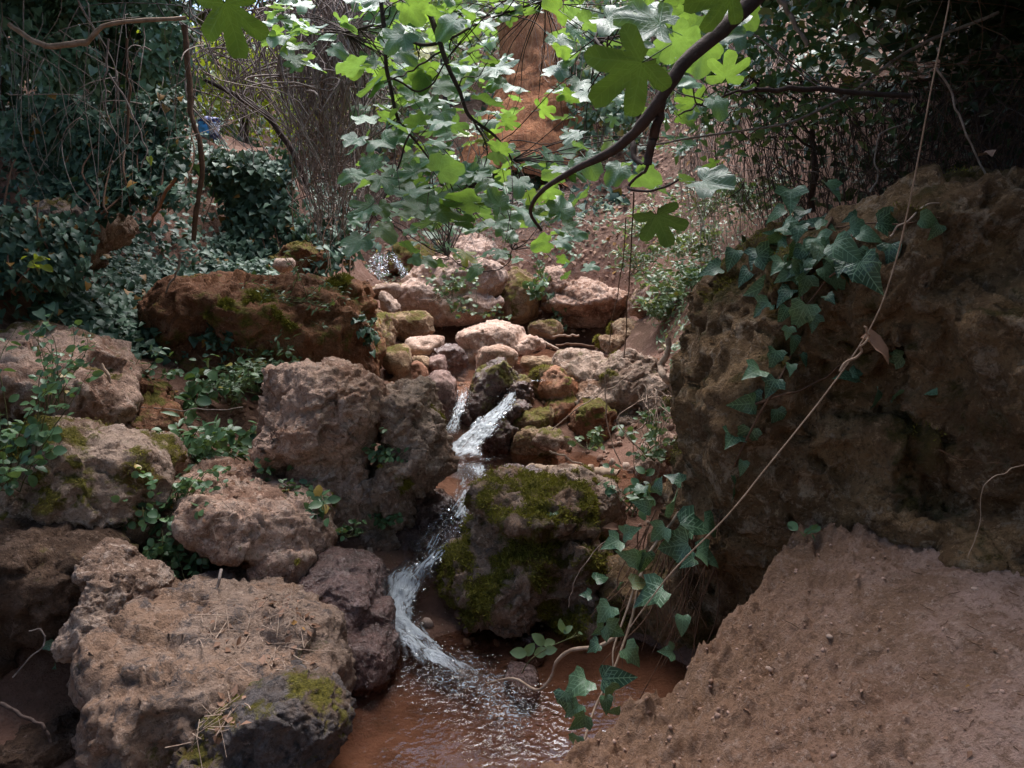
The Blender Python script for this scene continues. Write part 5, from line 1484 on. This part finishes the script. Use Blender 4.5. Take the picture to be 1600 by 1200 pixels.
VINE = [('long_vine', 'long pale vine stem slanting down across the huge boulder to the pool ivy', 'pale', (0.0018, 0.0026, 0.0026), [(1486, -20, 2.15), (1462, 110, 2.2), (1440, 230, 2.25), (1420, 330, 2.3), (1400, 400, 2.35), (1370, 480, 2.4), (1330, 560, 2.45), (1280, 630, 2.5), (1200, 730, 2.55), (1130, 810, 2.6), (1050, 895, 2.7), (985, 980, 2.8)]),
    ('twig', 'short twig looping off the long pale vine by a dry leaf', 'pale', (0.004, 0.003), [(1312, 580, 2.43), (1340, 550, 2.4), (1358, 525, 2.38), (1350, 510, 2.36)]),
    ('twig', 'straw twig resting on top of the huge boulder', 'straw', (0.004, 0.003), [(1390, 370, 3.0), (1430, 335, 3.0), (1490, 308, 3.05)]),
    ('hanging_vine', 'zigzag pale stem hanging in the dark above the huge boulder', 'grey', (0.003, 0.004), [(1410, 195, 3.6), (1376, 210, 3.6), (1374, 225, 3.6), (1365, 250, 3.6), (1373, 272, 3.6), (1360, 300, 3.6)]),
    ('hanging_vine', 'bent stem drooping beside the long pale vine in the dark', 'grey', (0.004, 0.004), [(1462, 105, 3.2), (1490, 150, 3.2), (1500, 190, 3.2), (1520, 230, 3.2), (1540, 275, 3.2)]),
    ('bare_branch', 'thin bare branch crossing the dim slope towards the fig leaves', 'grey', (0.005, 0.010), [(1000, 228, 4.6), (1060, 220, 4.6), (1150, 205, 4.6), (1250, 185, 4.6), (1330, 145, 4.6), (1420, 80, 4.6), (1560, 20, 4.6)]),
    ('bare_branch', 'straight pale dead branch leaning in at the top of the dim slope', 'grey', (0.014, 0.010), [(1210, -20, 4.2), (1238, 30, 4.2), (1262, 72, 4.2)]),
    ('bare_branch', 'smooth curved brown branch in the top corner', 'pale', (0.014, 0.016, 0.010), [(14, 38, 4.6), (50, 62, 4.6), (90, 73, 4.6), (130, 68, 4.6), (150, 50, 4.6), (175, 36, 4.6), (290, 28, 4.6)]),
    ('hanging_vine', 'long dark trunk-like vine beside the bright gap', 'brown', (0.022, 0.018), [(288, 40, 6.0), (294, 120, 6.0), (300, 180, 6.0), (314, 230, 6.0), (312, 300, 6.0), (302, 375, 6.0)]),
    ('hanging_vine', 'arching grey branch reaching over the ivy curtain', 'dark', (0.016, 0.03, 0.03), [(320, 125, 7.6), (370, 150, 7.6), (410, 175, 7.6), (432, 200, 7.6), (460, 240, 7.6), (480, 300, 7.6)]),
    ('hanging_vine', 'pale looping vine in front of the bright gap', 'grey', (0.008, 0.006), [(305, 65, 6.4), (290, 110, 6.4), (296, 160, 6.4), (330, 200, 6.4)]),
    ('hanging_vine', 'thin pale stem dangling over the ivy mound', 'grey', (0.006, 0.004), [(170, 60, 4.9), (166, 120, 4.9), (168, 180, 4.9), (182, 212, 4.9)]),
    ('hanging_vine', 'forked pale stem dangling beside the ivy mound', 'grey', (0.006, 0.004), [(170, 115, 4.9), (200, 160, 4.9), (215, 200, 4.9), (228, 235, 4.9), (220, 262, 4.9)]),
    ('hanging_vine', 'rusty stem slanting under the ivy mound', 'rust', (0.012, 0.008), [(275, 278, 5.4), (255, 310, 5.4), (240, 340, 5.4), (232, 356, 5.4)]),
    ('hanging_vine', 'straight brown stem hanging below the looping vine', 'brown', (0.008, 0.008), [(198, 60, 5.2), (200, 140, 5.2), (198, 225, 5.2)]),
    ('hanging_vine', 'grey twig curving from the fig spray down the slope', 'grey', (0.006, 0.004), [(415, 90, 6.0), (430, 140, 6.0), (470, 200, 6.0), (500, 250, 6.0)]),
    ('hanging_vine', 'curved vine at the edge of the ivy carpet', 'grey', (0.010, 0.006), [(282, 398, 6.0), (275, 430, 6.0), (248, 475, 6.0)]),
    ('stick', 'upright pale stick leaning on the left bank between ledge and seedlings', 'pale', (0.012, 0.010), [(158, 568, 4.6), (172, 600, 4.6), (182, 640, 4.6), (192, 685, 4.6)]),
    ('twig', 'fine twig bridging the hollow behind the seedlings', 'grey', (0.004, 0.003), [(190, 635, 4.9), (260, 638, 4.9), (330, 640, 4.9), (380, 636, 4.9)]),
    ('dry_stalk', 'thin curved stem arching over the bank beside the log', 'straw', (0.004, 0.003), [(862, 672, 5.3), (900, 640, 5.3), (950, 610, 5.4), (1000, 575, 5.5)]),
    ('dry_stalk', 'upright straw stem in front of the large olive boulder', 'straw', (0.004, 0.004), [(946, 585, 5.2), (948, 640, 5.2), (955, 690, 5.2), (970, 725, 5.2)]),
    ('dry_stalk', 'dark upright stem rising past the peaked mossy stone', 'brown', (0.004, 0.006), [(975, 560, 6.0), (980, 480, 6.0), (986, 400, 6.0), (990, 300, 6.0)]),
    ('dry_stalk', 'slim stem hanging in front of the dark cave', 'brown', (0.004, 0.005), [(952, 540, 6.6), (960, 480, 6.6), (972, 420, 6.6), (978, 340, 6.6)]),
    ('driftwood', 'bleached crooked driftwood branch against the huge boulder', 'straw', (0.022, 0.028, 0.022), [(1044, 528, 6.0), (1043, 555, 6.0), (1033, 572, 6.0), (1036, 590, 5.9), (1050, 602, 5.9), (1066, 620, 5.8)]),
    ('stick', 'pale broken stick jutting over the log by the big moss-covered boulder', 'straw', (0.007, 0.006), [(858, 705, 5.0), (885, 715, 5.0), (915, 728, 5.0)]),
    ('stick', 'thin pale stick upright on the moss-covered boulder', 'straw', (0.005, 0.005), [(843, 765, 4.3), (847, 780, 4.3), (848, 797, 4.3)]),
    ('stick', 'stick lying across the upper pool before the dark cave', 'brown', (0.016, 0.012), [(868, 540, 9.0), (900, 538, 9.0), (935, 542, 8.9)]),
    ('stick', 'pale sticks of driftwood lodged beside the flat pale slab', 'straw', (0.02, 0.014), [(826, 532, 8.6), (850, 536, 8.5), (872, 546, 8.4)]),
    ('stick', 'branch stranded across the water behind the domed stone', 'pale', (0.014, 0.012), [(860, 526, 9.4), (885, 524, 9.4), (905, 524, 9.4)]),
    ('grass_stalk', 'thin bent grass stem in front of the moss-covered boulder', 'straw', (0.002, 0.0025), [(888, 950, 3.6), (900, 900, 3.6), (925, 865, 3.6), (958, 838, 3.6)]),
    ('twig', 'forked dry twig sticking out before the huge boulder at the frame edge', 'brown', (0.0015, 0.0012), [(1466, 702, 2.6), (1500, 715, 2.6), (1560, 722, 2.6), (1620, 718, 2.6)]),
    ('twig', 'long dry grass head drooping at the frame edge', 'pale', (0.0012, 0.0015), [(1512, 870, 2.4), (1530, 820, 2.4), (1535, 755, 2.4), (1570, 738, 2.4), (1620, 715, 2.4)]),
    ('stick', 'dark stick lying in the hollow of the bottom corner', 'dark', (0.008, 0.006), [(0, 1100, 2.9), (60, 1130, 2.9), (80, 1160, 2.9)]),
    ('twig', 'pale bent twig hanging in the dark hollow', 'grey', (0.004, 0.003), [(20, 1058, 3.3), (55, 1020, 3.3), (72, 1000, 3.3), (62, 985, 3.3), (45, 986, 3.3)]),
    ('stick', 'upright stick leaning on the sloping slab', 'grey', (0.008, 0.005), [(345, 890, 3.55), (335, 940, 3.45), (318, 1015, 3.3)]),
]
for k, (nm, lab, mt, rad, c) in enumerate(VINE):
    L = smooth_line(gp(*c), 50, 0.012, 80 + k)
    V, F = tube_arrays(L - L[-1], rad, 6, k, 0.25)
    o = link(nm, new_mesh(nm, V, F), SM[mt], None, L[-1])
    tag(o, lab, {'driftwood': 'branch', 'bare_branch': 'branch', 'long_vine': 'vine', 'hanging_vine': 'vine', 'grass_stalk': 'grass'}.get(nm, nm.replace('dry_', '')))

# log by the middle pool
L = smooth_line(gp((825, 735, 5.15), (870, 738, 5.1), (920, 736, 5.1), (965, 742, 5.05)), 40, 0.01, 3)
V, F = tube_arrays(L - L[0], (0.05, 0.062, 0.055, 0.04), 14, 3, 0.35)
V[:, 2] *= 0.8
tag(link('log', new_mesh('log', V, F), SM['pale'], None, L[0]), 'weathered brown log lying between the ochre stone and the crusted boulder', 'log')

# ------------------------------------------------------------------ trees and shrubs behind
def crown(root, c, rad, n, size, seed, kind='small', mat='green', clumps=40, spread=0.25, name='crown', flat=0.7):
    rng = np.random.default_rng(seed)
    d = rng.normal(size=(clumps, 3)); d /= np.linalg.norm(d, axis=1)[:, None]
    cc = np.asarray(c) + d * np.array(rad) * (rng.random((clumps, 1)) ** 0.45)
    k = rng.integers(0, clumps, n)
    P = cc[k] + rng.normal(size=(n, 3)) * spread * np.mean(rad) * np.array((1, 1, flat))
    Nm = UP * 0.7 + CAMV * 0.2 + jit(rng, n, 0.6); Tp = jit(rng, n, 1) - UP * 0.3
    S = size * (0.6 + 0.7 * rng.random(n))
    leaf_mass(name, root, kind, mat, P, frames(Nm, Tp), S, seed)
    return cc

def tree(name, label, base, top, rad0, c, rad, n, size, seed, kind='small', mat='green', clumps=40, limbs=7, cat='tree', bark='dark', spread=0.25, group=None):
    rng = np.random.default_rng(seed)
    root = empty(name, base, label, cat, group)
    L = smooth_line([base, np.asarray(base) * 0.5 + np.asarray(top) * 0.5 + jit(rng, 1, 0.1)[0], top], 20, 0.08, seed)
    V, F = tube_arrays(L - np.asarray(base), (rad0, rad0 * 0.8, rad0 * 0.45), 10, seed, 0.2)
    link('trunk', new_mesh('trunk', V, F), SM[bark], root)
    cc = crown(root, c, rad, n, size, seed, kind, mat, clumps, spread)
    ln = []
    for k in range(limbs):
        i = rng.integers(8, 19); q = cc[rng.integers(0, len(cc))]
        ln.append((smooth_line([L[i], L[i] * 0.5 + q * 0.5 + UP * 0.1, q], 12, 0.1, seed + k), (rad0 * 0.4, rad0 * 0.12)))
    stems(root, ln, bark, 'limb')
    return root

# the thick reddish trunk on the slope
t = NT('reddish_bark')
v = t.n('ShaderNodeTexCoord').outputs['Object']
mp = t.n('ShaderNodeMapping'); t.set(mp.inputs['Vector'], v); mp.inputs['Scale'].default_value = (1, 1, 0.22)
n1 = t.noise(mp.outputs[0], 7, 6, 0.65, 0.6); n2 = t.noise(mp.outputs[0], 30, 5, 0.7)
c = t.mix(t.ramp(n1, 0.4, 0.62), (0.34, 0.13, 0.06), (0.52, 0.22, 0.10))
c = t.mix(t.math('MULTIPLY', t.ramp(n2, 0.45, 0.7), 0.5), c, (0.55, 0.30, 0.17))
t.surf(t.bsdf(c, 0.95, t.bump(t.math('ADD', n1, t.math('MULTIPLY', n2, 0.4)), 1.0, 0.12), 0.15))
tr = empty('pine_tree', W(815, 300, 14.0), 'thick reddish brown tree trunk standing on the far slope', 'tree')
L = smooth_line(gp((806, 320, 14.0), (838, 180, 14.6), (842, 100, 14.9), (832, 20, 15.2), (822, -120, 15.8), (812, -300, 16.5)), 60, 0.0, 5)
V, F = tube_arrays(L, (1.25, 0.85, 0.66, 0.62, 0.62, 0.62, 0.62), 48, 3, 0)
V = V + np.c_[V[:, 0] - np.repeat(L[:, 0], 48), V[:, 1] - np.repeat(L[:, 1], 48), 0 * V[:, 0]] * (0.16 * fbm(V * np.array((5, 5, 0.6)), 7, 3) + 0.10 * ridged(V * np.array((11, 11, 0.9)), 8, 2))[:, None]
link('trunk', new_mesh('trunk', V - np.array(tr.location), F), t.m, tr)
crown(tr, (0.3, 21.5, 11.5), (2.6, 2.0, 1.4), 900, 0.22, 9, 'lance', 'canopy', 40, 0.2)

# bright yellow-green foliage in the gap and the brush round it
tree('young_tree', 'bright yellow-green young tree behind the gap in the vines', W(380, 225, 12.6), W(390, 60, 12.8), 0.07, W(390, 110, 12.8), (1.5, 0.9, 1.0), 2600, 0.12, 501, 'oval', 'yellow', 50, cat='tree')
tree('young_tree', 'olive-green tree behind the shaded ivy in the top corner', W(150, 240, 12.5), W(150, -40, 13), 0.09, W(170, 20, 13), (2.4, 1.2, 1.5), 3600, 0.13, 502, 'oval', 'ivy_far', 50, cat='tree')
tree('young_tree', 'pale airy tree behind the grey vine thatch', W(560, 250, 13.5), W(560, 10, 14.5), 0.08, W(560, 60, 14.5), (1.9, 1.0, 1.7), 3400, 0.13, 503, 'oval', 'pale', 50, cat='tree')
tree('young_tree', 'leafy tree on the far slope behind the fig branches', W(700, 230, 16), W(700, -30, 17), 0.10, W(700, 20, 17), (2.0, 1.2, 1.9), 3400, 0.14, 504, 'oval', 'pale', 50, cat='tree')
tree('young_tree', 'green tree high on the far slope beyond the pale ivy', W(980, 180, 15.5), W(1000, -30, 16.5), 0.10, W(1020, 0, 16.5), (2.2, 1.2, 1.8), 3200, 0.14, 505, 'oval', 'green', 50, cat='tree')
tree('shrub', 'pinnate-leaved shrub spreading over the dim slope', W(1270, 330, 6.0), W(1250, 120, 5.6), 0.025, W(1225, 110, 5.0), (0.75, 0.5, 0.5), 1100, 0.07, 506, 'oval', 'green', 26, cat='shrub')
tree('shrub', 'dark evergreen shrub in the blackness at the frame edge', W(1560, 350, 6.0), W(1560, 60, 6.2), 0.04, W(1560, 130, 6.4), (1.6, 0.8, 1.3), 2600, 0.10, 507, 'oval', 'canopy', 40, cat='shrub')
ivy_ground('undergrowth', 'low undergrowth scattered over the far hillside', [(-6, 12.5), (-2.5, 12), (2.6, 12), (5, 10), (8, 14), (6, 22), (-6, 22)], 7000, 0.135, 601, 'ivy', 'ivy_far', 0, 0.35, 'undergrowth', cov=-0.12)
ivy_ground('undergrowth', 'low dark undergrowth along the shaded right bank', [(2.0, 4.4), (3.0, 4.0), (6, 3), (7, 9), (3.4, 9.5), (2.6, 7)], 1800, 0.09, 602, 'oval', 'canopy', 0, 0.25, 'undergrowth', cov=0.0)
ivy_ground('leaf_litter', 'pinkish brown dead leaves carpeting the far slope', [(-3, 11), (3.2, 10.4), (3.2, 15.5), (-3, 15.5)], 5200, 0.085, 603, 'dry', 'dry', 0, 0.03, 'leaf litter', cov=-0.5)
ivy_ground('leaf_litter', 'dead leaves scattered along the stream banks', [(-2.6, 4.4), (1.8, 4.4), (2.6, 10.5), (-2.4, 10.5)], 900, 0.05, 604, 'dry', 'dry', 0, 0.015, 'leaf litter', cov=0.0)
for o in list(col.objects):
    if o.name.startswith(('leaf_litter', 'undergrowth')) and o.get('category'):
        o['kind'] = 'stuff'

ivy_ground('undergrowth', 'dark ivy covering the left bank behind the mound', [(-2.2, 6.6), (-3.2, 4.6), (-7, 4), (-8, 10), (-4.0, 11), (-3.2, 9.4), (-2.2, 8.4)], 7500, 0.07, 605, 'ivy', 'ivy_far', 0, 0.3, 'ivy', cov=-0.6)
# unseen shade trees round the gully, crowns shaped to shade its sides and the viewer
CAN = [('shade tree over the left bank with a dense dark crown', (-4.6, 4.2), (-5.0, 4.4, 4.2), (2.3, 3.0, 0.9), 6000),
       ('shade tree behind the left bank with a low crown', (-5.6, 8.5), (-6.2, 8.0, 5.0), (2.2, 2.6, 1.0), 4500),
       ('shade tree over the dirt path with a dense dark crown', (4.6, 2.2), (3.9, 2.6, 3.2), (2.7, 2.6, 0.8), 7500),
       ('shade tree over the dark thicket with a low heavy crown', (5.4, 6.4), (4.7, 6.4, 3.3), (2.8, 2.8, 0.8), 9500),
       ('shade tree beside the viewer leaning over the path', (2.8, -2.6), (1.6, -1.2, 4.4), (3.4, 2.4, 0.9), 900),
       ('shade tree beside the viewer leaning over the left hollow', (-3.4, -1.8), (-2.6, -0.4, 4.2), (3.0, 2.6, 0.9), 3400),
       ('shade tree low behind the viewer on the path', (1.5, -6.0), (1.2, -5.0, 1.8), (4.0, 1.0, 2.6), 7000),
       ('shade tree low behind the viewer over the stream', (-4.0, -5.5), (-4.0, -4.6, 1.6), (3.6, 1.0, 2.6), 7000),
       ('shade tree crowding the path at the viewer side', (6.2, 0.2), (5.6, 0.0, 1.8), (1.4, 3.2, 2.2), 5500),
       ('unseen shade tree with a low bough added to darken the bottom corner', (-4.4, 1.6), (-3.3, 4.2, 2.85), (1.3, 1.8, 0.42), 4200),  # bough added out of view to block light from the corner
       ('unseen shade tree with a spreading bough added to darken the ivy mound', (-5.2, 6.2), (-4.3, 7.6, 3.5), (1.7, 1.9, 0.4), 5200),  # another added bough, keeps the upper left bank dark
       ('unseen shade tree with a low bough added to darken the huge boulder', (4.4, 4.2), (2.6, 4.9, 2.85), (1.5, 1.6, 0.42), 5200)]  # added bough, cuts the light on the boulder face
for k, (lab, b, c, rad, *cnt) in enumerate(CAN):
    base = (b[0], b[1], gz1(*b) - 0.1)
    tree('unseen_shade_tree', lab, base, (c[0], c[1], c[2] + 0.2), 0.16, c, rad, cnt[0] if cnt else 3600, 0.26, 700 + k, 'oval', 'canopy', 60, 9, 'tree', spread=0.3)
# ------------------------------------------------------------------ moss, litter and other small things
def moss_on(key, n, length, seed, thr=0.55, up=-0.3, mat='moss'):
    """shaggy moss growing on a rock where its moss is thick"""
    o, V, Nn, mo = ROCKS[key]
    rng = np.random.default_rng(seed)
    ok = np.where((mo > thr) & (Nn[:, 2] > up) & (Nn[:, 1] < 0.6))[0]
    if len(ok) == 0: return
    i = rng.choice(ok, n)
    P = V[i] + rng.normal(size=(n, 3)) * 0.008
    T = Nn[i] + np.array((0, -0.1, -0.25)) + rng.normal(size=(n, 3)) * 0.5
    Nm = rng.normal(size=(n, 3))
    S = length * (0.5 + rng.random(n))
    tp = (np.array([(-0.16, 0, 0), (0.16, 0, 0), (0.10, 0.6, 0.05), (-0.10, 0.6, 0.05), (0, 1, 0.0)]), np.array([(0, 1, 2), (0, 2, 3), (3, 2, 4)]))
    V2, F2 = scatter_template(tp, P - np.array(o.location), frames(Nm, T), S)
    clump = np.clip(0.5 + 0.7 * fbm(P * 14, seed, 3), 0, 0.94)
    m = link('moss', new_mesh('moss', V2, F2, {'rnd': np.repeat(clump, 5)}, None, False), LM[mat], o)
    m['kind'] = 'stuff'
moss_on('moss_big', 26000, 0.017, 1, 0.55)
moss_on('r14', 3000, 0.012, 2, 0.45)
moss_on('tufa_moss', 5000, 0.013, 3, 0.5)
moss_on('r8', 4000, 0.014, 4, 0.55)
moss_on('r26', 2500, 0.018, 5, 0.5)
moss_on('r5', 1500, 0.014, 6, 0.6)
moss_on('left_mossy', 5000, 0.012, 7, 0.6)
moss_on('litter_rock', 3000, 0.012, 8, 0.5, -0.6)
moss_on('earth_mound', 9000, 0.022, 9, 0.6)
moss_on('right', 14000, 0.011, 10, 0.62)

# sticks and crumbs lying on the sloping slab
def litter_on(key, label, n, nst, seed, region, name='dry_litter'):
    o, V, Nn, mo = ROCKS[key]
    rng = np.random.default_rng(seed)
    pr = V[:, :]
    u = pr[:, 0] / (pr[:, 1] * CT - pr[:, 2] * ST) * FPX + 800
    vv = 600 - (pr[:, 1] * ST + pr[:, 2] * CT) / (pr[:, 1] * CT - pr[:, 2] * ST) * FPX
    w = np.zeros(len(V))
    for (x, y, r) in region: w += np.exp(-(((u - x) / r) ** 2 + ((vv - y) / r) ** 2))
    w *= (Nn[:, 2] > 0.35)
    if w.sum() <= 0: return
    i = rng.choice(len(V), n, p=w / w.sum())
    P = V[i] + Nn[i] * 0.006
    Nm = Nn[i] + jit(rng, n, 0.3); Tp = jit(rng, n, 1)
    root = empty(name, V[i[0]], label, 'litter'); root['kind'] = 'stuff'
    leaf_mass('leaves', root, 'dry', 'dry', P, frames(Nm, Tp), 0.02 + 0.03 * rng.random(n), seed)
    i = rng.choice(len(V), nst, p=w / w.sum())
    ln = []
    for k, q in enumerate(i):
        d = jit(rng, 1, 1)[0] + np.array((0.5, 0.7, 0)); d -= Nn[q] * (d @ Nn[q]); d /= np.linalg.norm(d)
        h = rng.uniform(0.02, 0.09)
        a = V[q] + Nn[q] * rng.uniform(0.004, 0.02)
        r = rng.uniform(0.0008, 0.0026)
        ln.append(([a - d * h, a + jit(rng, 1, 0.004)[0], a + d * h], (r, r * 0.8)))
    stems(root, ln, 'straw', 'twigs', 4, True, 0)
litter_on('slab', 'dry sticks and dead leaf scraps caught on the sloping slab', 90, 110, 3, [(360, 1110, 26), (345, 1130, 26), (330, 1155, 26), (370, 1080, 20), (420, 1060, 36), (340, 985, 26), (355, 1000, 22), (450, 975, 36), (420, 960, 30), (470, 1000, 30)])
litter_on('slab_front', 'dry sticks lodged in the cleft before the dark pitted boulder', 30, 40, 4, [(320, 1160, 30), (345, 1120, 30)])
litter_on('litter_rock', 'scraps of dead leaf on the pink flat-topped boulder', 60, 30, 5, [(350, 770, 50), (420, 780, 50)])
litter_on('r24', 'dead leaves heaped on the overhanging rock shelf', 170, 20, 6, [(900, 445, 40), (950, 465, 26), (870, 440, 26)])

# single fallen leaves that stand out
def fallen(label, px, py, Y, size, mat, seed, group=None):
    rng = np.random.default_rng(seed)
    p = W(px, py, Y)
    o = link('fallen_leaf', LMESH('dry', mat)[0], None, None, p)
    Rm = frames(np.array([(0.3 * rng.normal(), -0.6, 0.8)]), rng.normal(size=(1, 3)))[0]
    o.matrix_basis = Matrix.Translation(Vector(p)) @ Matrix(Rm.tolist()).to_4x4() @ Matrix.Scale(size, 4)
    tag(o, label, 'leaf', group)
fallen('curled brown dry leaf caught on the long pale vine', 1345, 528, 2.45, 0.11, 'dry', 1)
fallen('orange fallen leaf on the sloping slab by its dark edge', 452, 1062, 3.12, 0.04, 'dry', 2)
fallen('curled red-brown leaf by the crusted boulder', 965, 826, 3.9, 0.07, 'dry', 3)
fallen('brown curled leaf hanging in the dark at the frame edge', 1550, 245, 3.2, 0.08, 'dry', 4)
fallen('small dry leaf on the shaded boulder face near the frame edge', 1550, 778, 2.9, 0.04, 'dry', 5)
fallen('golden leaf caught on the edge of the ivy mound', 232, 245, 5.3, 0.06, 'yellow', 6)
fallen('brown leaf lying on the rim of the russet boulder', 287, 463, 6.0, 0.07, 'dry', 7)

# blue and white bundle in the bright gap
b0 = W(327, 200, 10.4)
root = empty('bundle', W(330, 222, 10.4), 'crumpled bright blue and white bundle glimpsed in the gap above the ivy', 'bundle')
def cloth(name, px, py, w, h, colr, seed):
    V, F = lobe((0, 0, 0), (1, 0.8, 1), seed, 4, 8)
    m = M_PER_PX(py, 10.4)
    V = V * np.array((w / 2 * m, 0.07, h / 2 * m))
    V += fbm(V * 30, seed, 3)[:, None] * 0.025 + W(px, py, 10.4) - np.array(root.location)
    t = NT(name); t.surf(t.bsdf(colr, 0.45, None, 0.5))
    link(name, new_mesh(name, V, F), t.m, root)
cloth('blue_fold', 320, 204, 22, 30, (0.10, 0.42, 0.85), 1)
cloth('white_fold', 334, 200, 16, 26, (0.75, 0.80, 0.88), 2)
cloth('dark_fold', 330, 218, 24, 22, (0.05, 0.06, 0.12), 3)
cloth('navy_fold', 326, 188, 30, 12, (0.03, 0.05, 0.22), 4)

# stones and crumbs along the stream
def bank_gravel():
    rng = np.random.default_rng(91)
    X = np.c_[rng.uniform(-2.6, 2.2, 9000), rng.uniform(3.9, 11, 9000)]
    cv = fbm(np.c_[X, 0 * X[:, 0]] * 1.3, 91, 3)
    X = X[cv > -0.05][:3600]
    n = len(X)
    sc = 0.005 + 0.04 * rng.random(n) ** 5
    z = ground_z(X[:, 0], X[:, 1])
    V, F = scatter_template(lobe((0, 0, 0), (1, 0.8, 0.6), 5, 1, 6), np.c_[X, z + sc * 0.15], rand_rot(rng, n), sc)
    o = link('gravel', new_mesh('gravel', V, F, {'rnd': np.repeat(rng.random(n), len(V) // n)}), gravel_mat('bank_gravel', (0.22, 0.13, 0.095), (0.40, 0.29, 0.23)))
    tag(o, 'gravel and small stones strewn along the stream banks', 'gravel', None, 'stuff')
bank_gravel()

# bits of twig and dead leaf on the path
def path_litter():
    rng = np.random.default_rng(19)
    X = np.c_[rng.uniform(0.0, 2.0, 600), rng.uniform(1.6, 3.0, 600)]
    X = X[edge_dist(X) > 0.06][:170]
    z = path_z(X)[0]
    P = np.c_[X, z + 0.006]
    root = empty('path_litter', P[0], 'scraps of twig and dead leaf on the dirt path', 'litter'); root['kind'] = 'stuff'
    n = 70
    leaf_mass('leaves', root, 'dry', 'dry', P[:n], frames(UP + jit(rng, n, 0.3), jit(rng, n, 1)), 0.008 + 0.02 * rng.random(n), 4)
    ln = []
    for p in P[n:]:
        d = jit(rng, 1, 1)[0] * (1, 1, 0.1); d /= np.linalg.norm(d); h = rng.uniform(0.008, 0.035)
        ln.append(([p - d * h, p + jit(rng, 1, 0.002)[0], p + d * h], (0.0016, 0.0010)))
    stems(root, ln, 'brown', 'twigs', 4, True, 0)
path_litter()
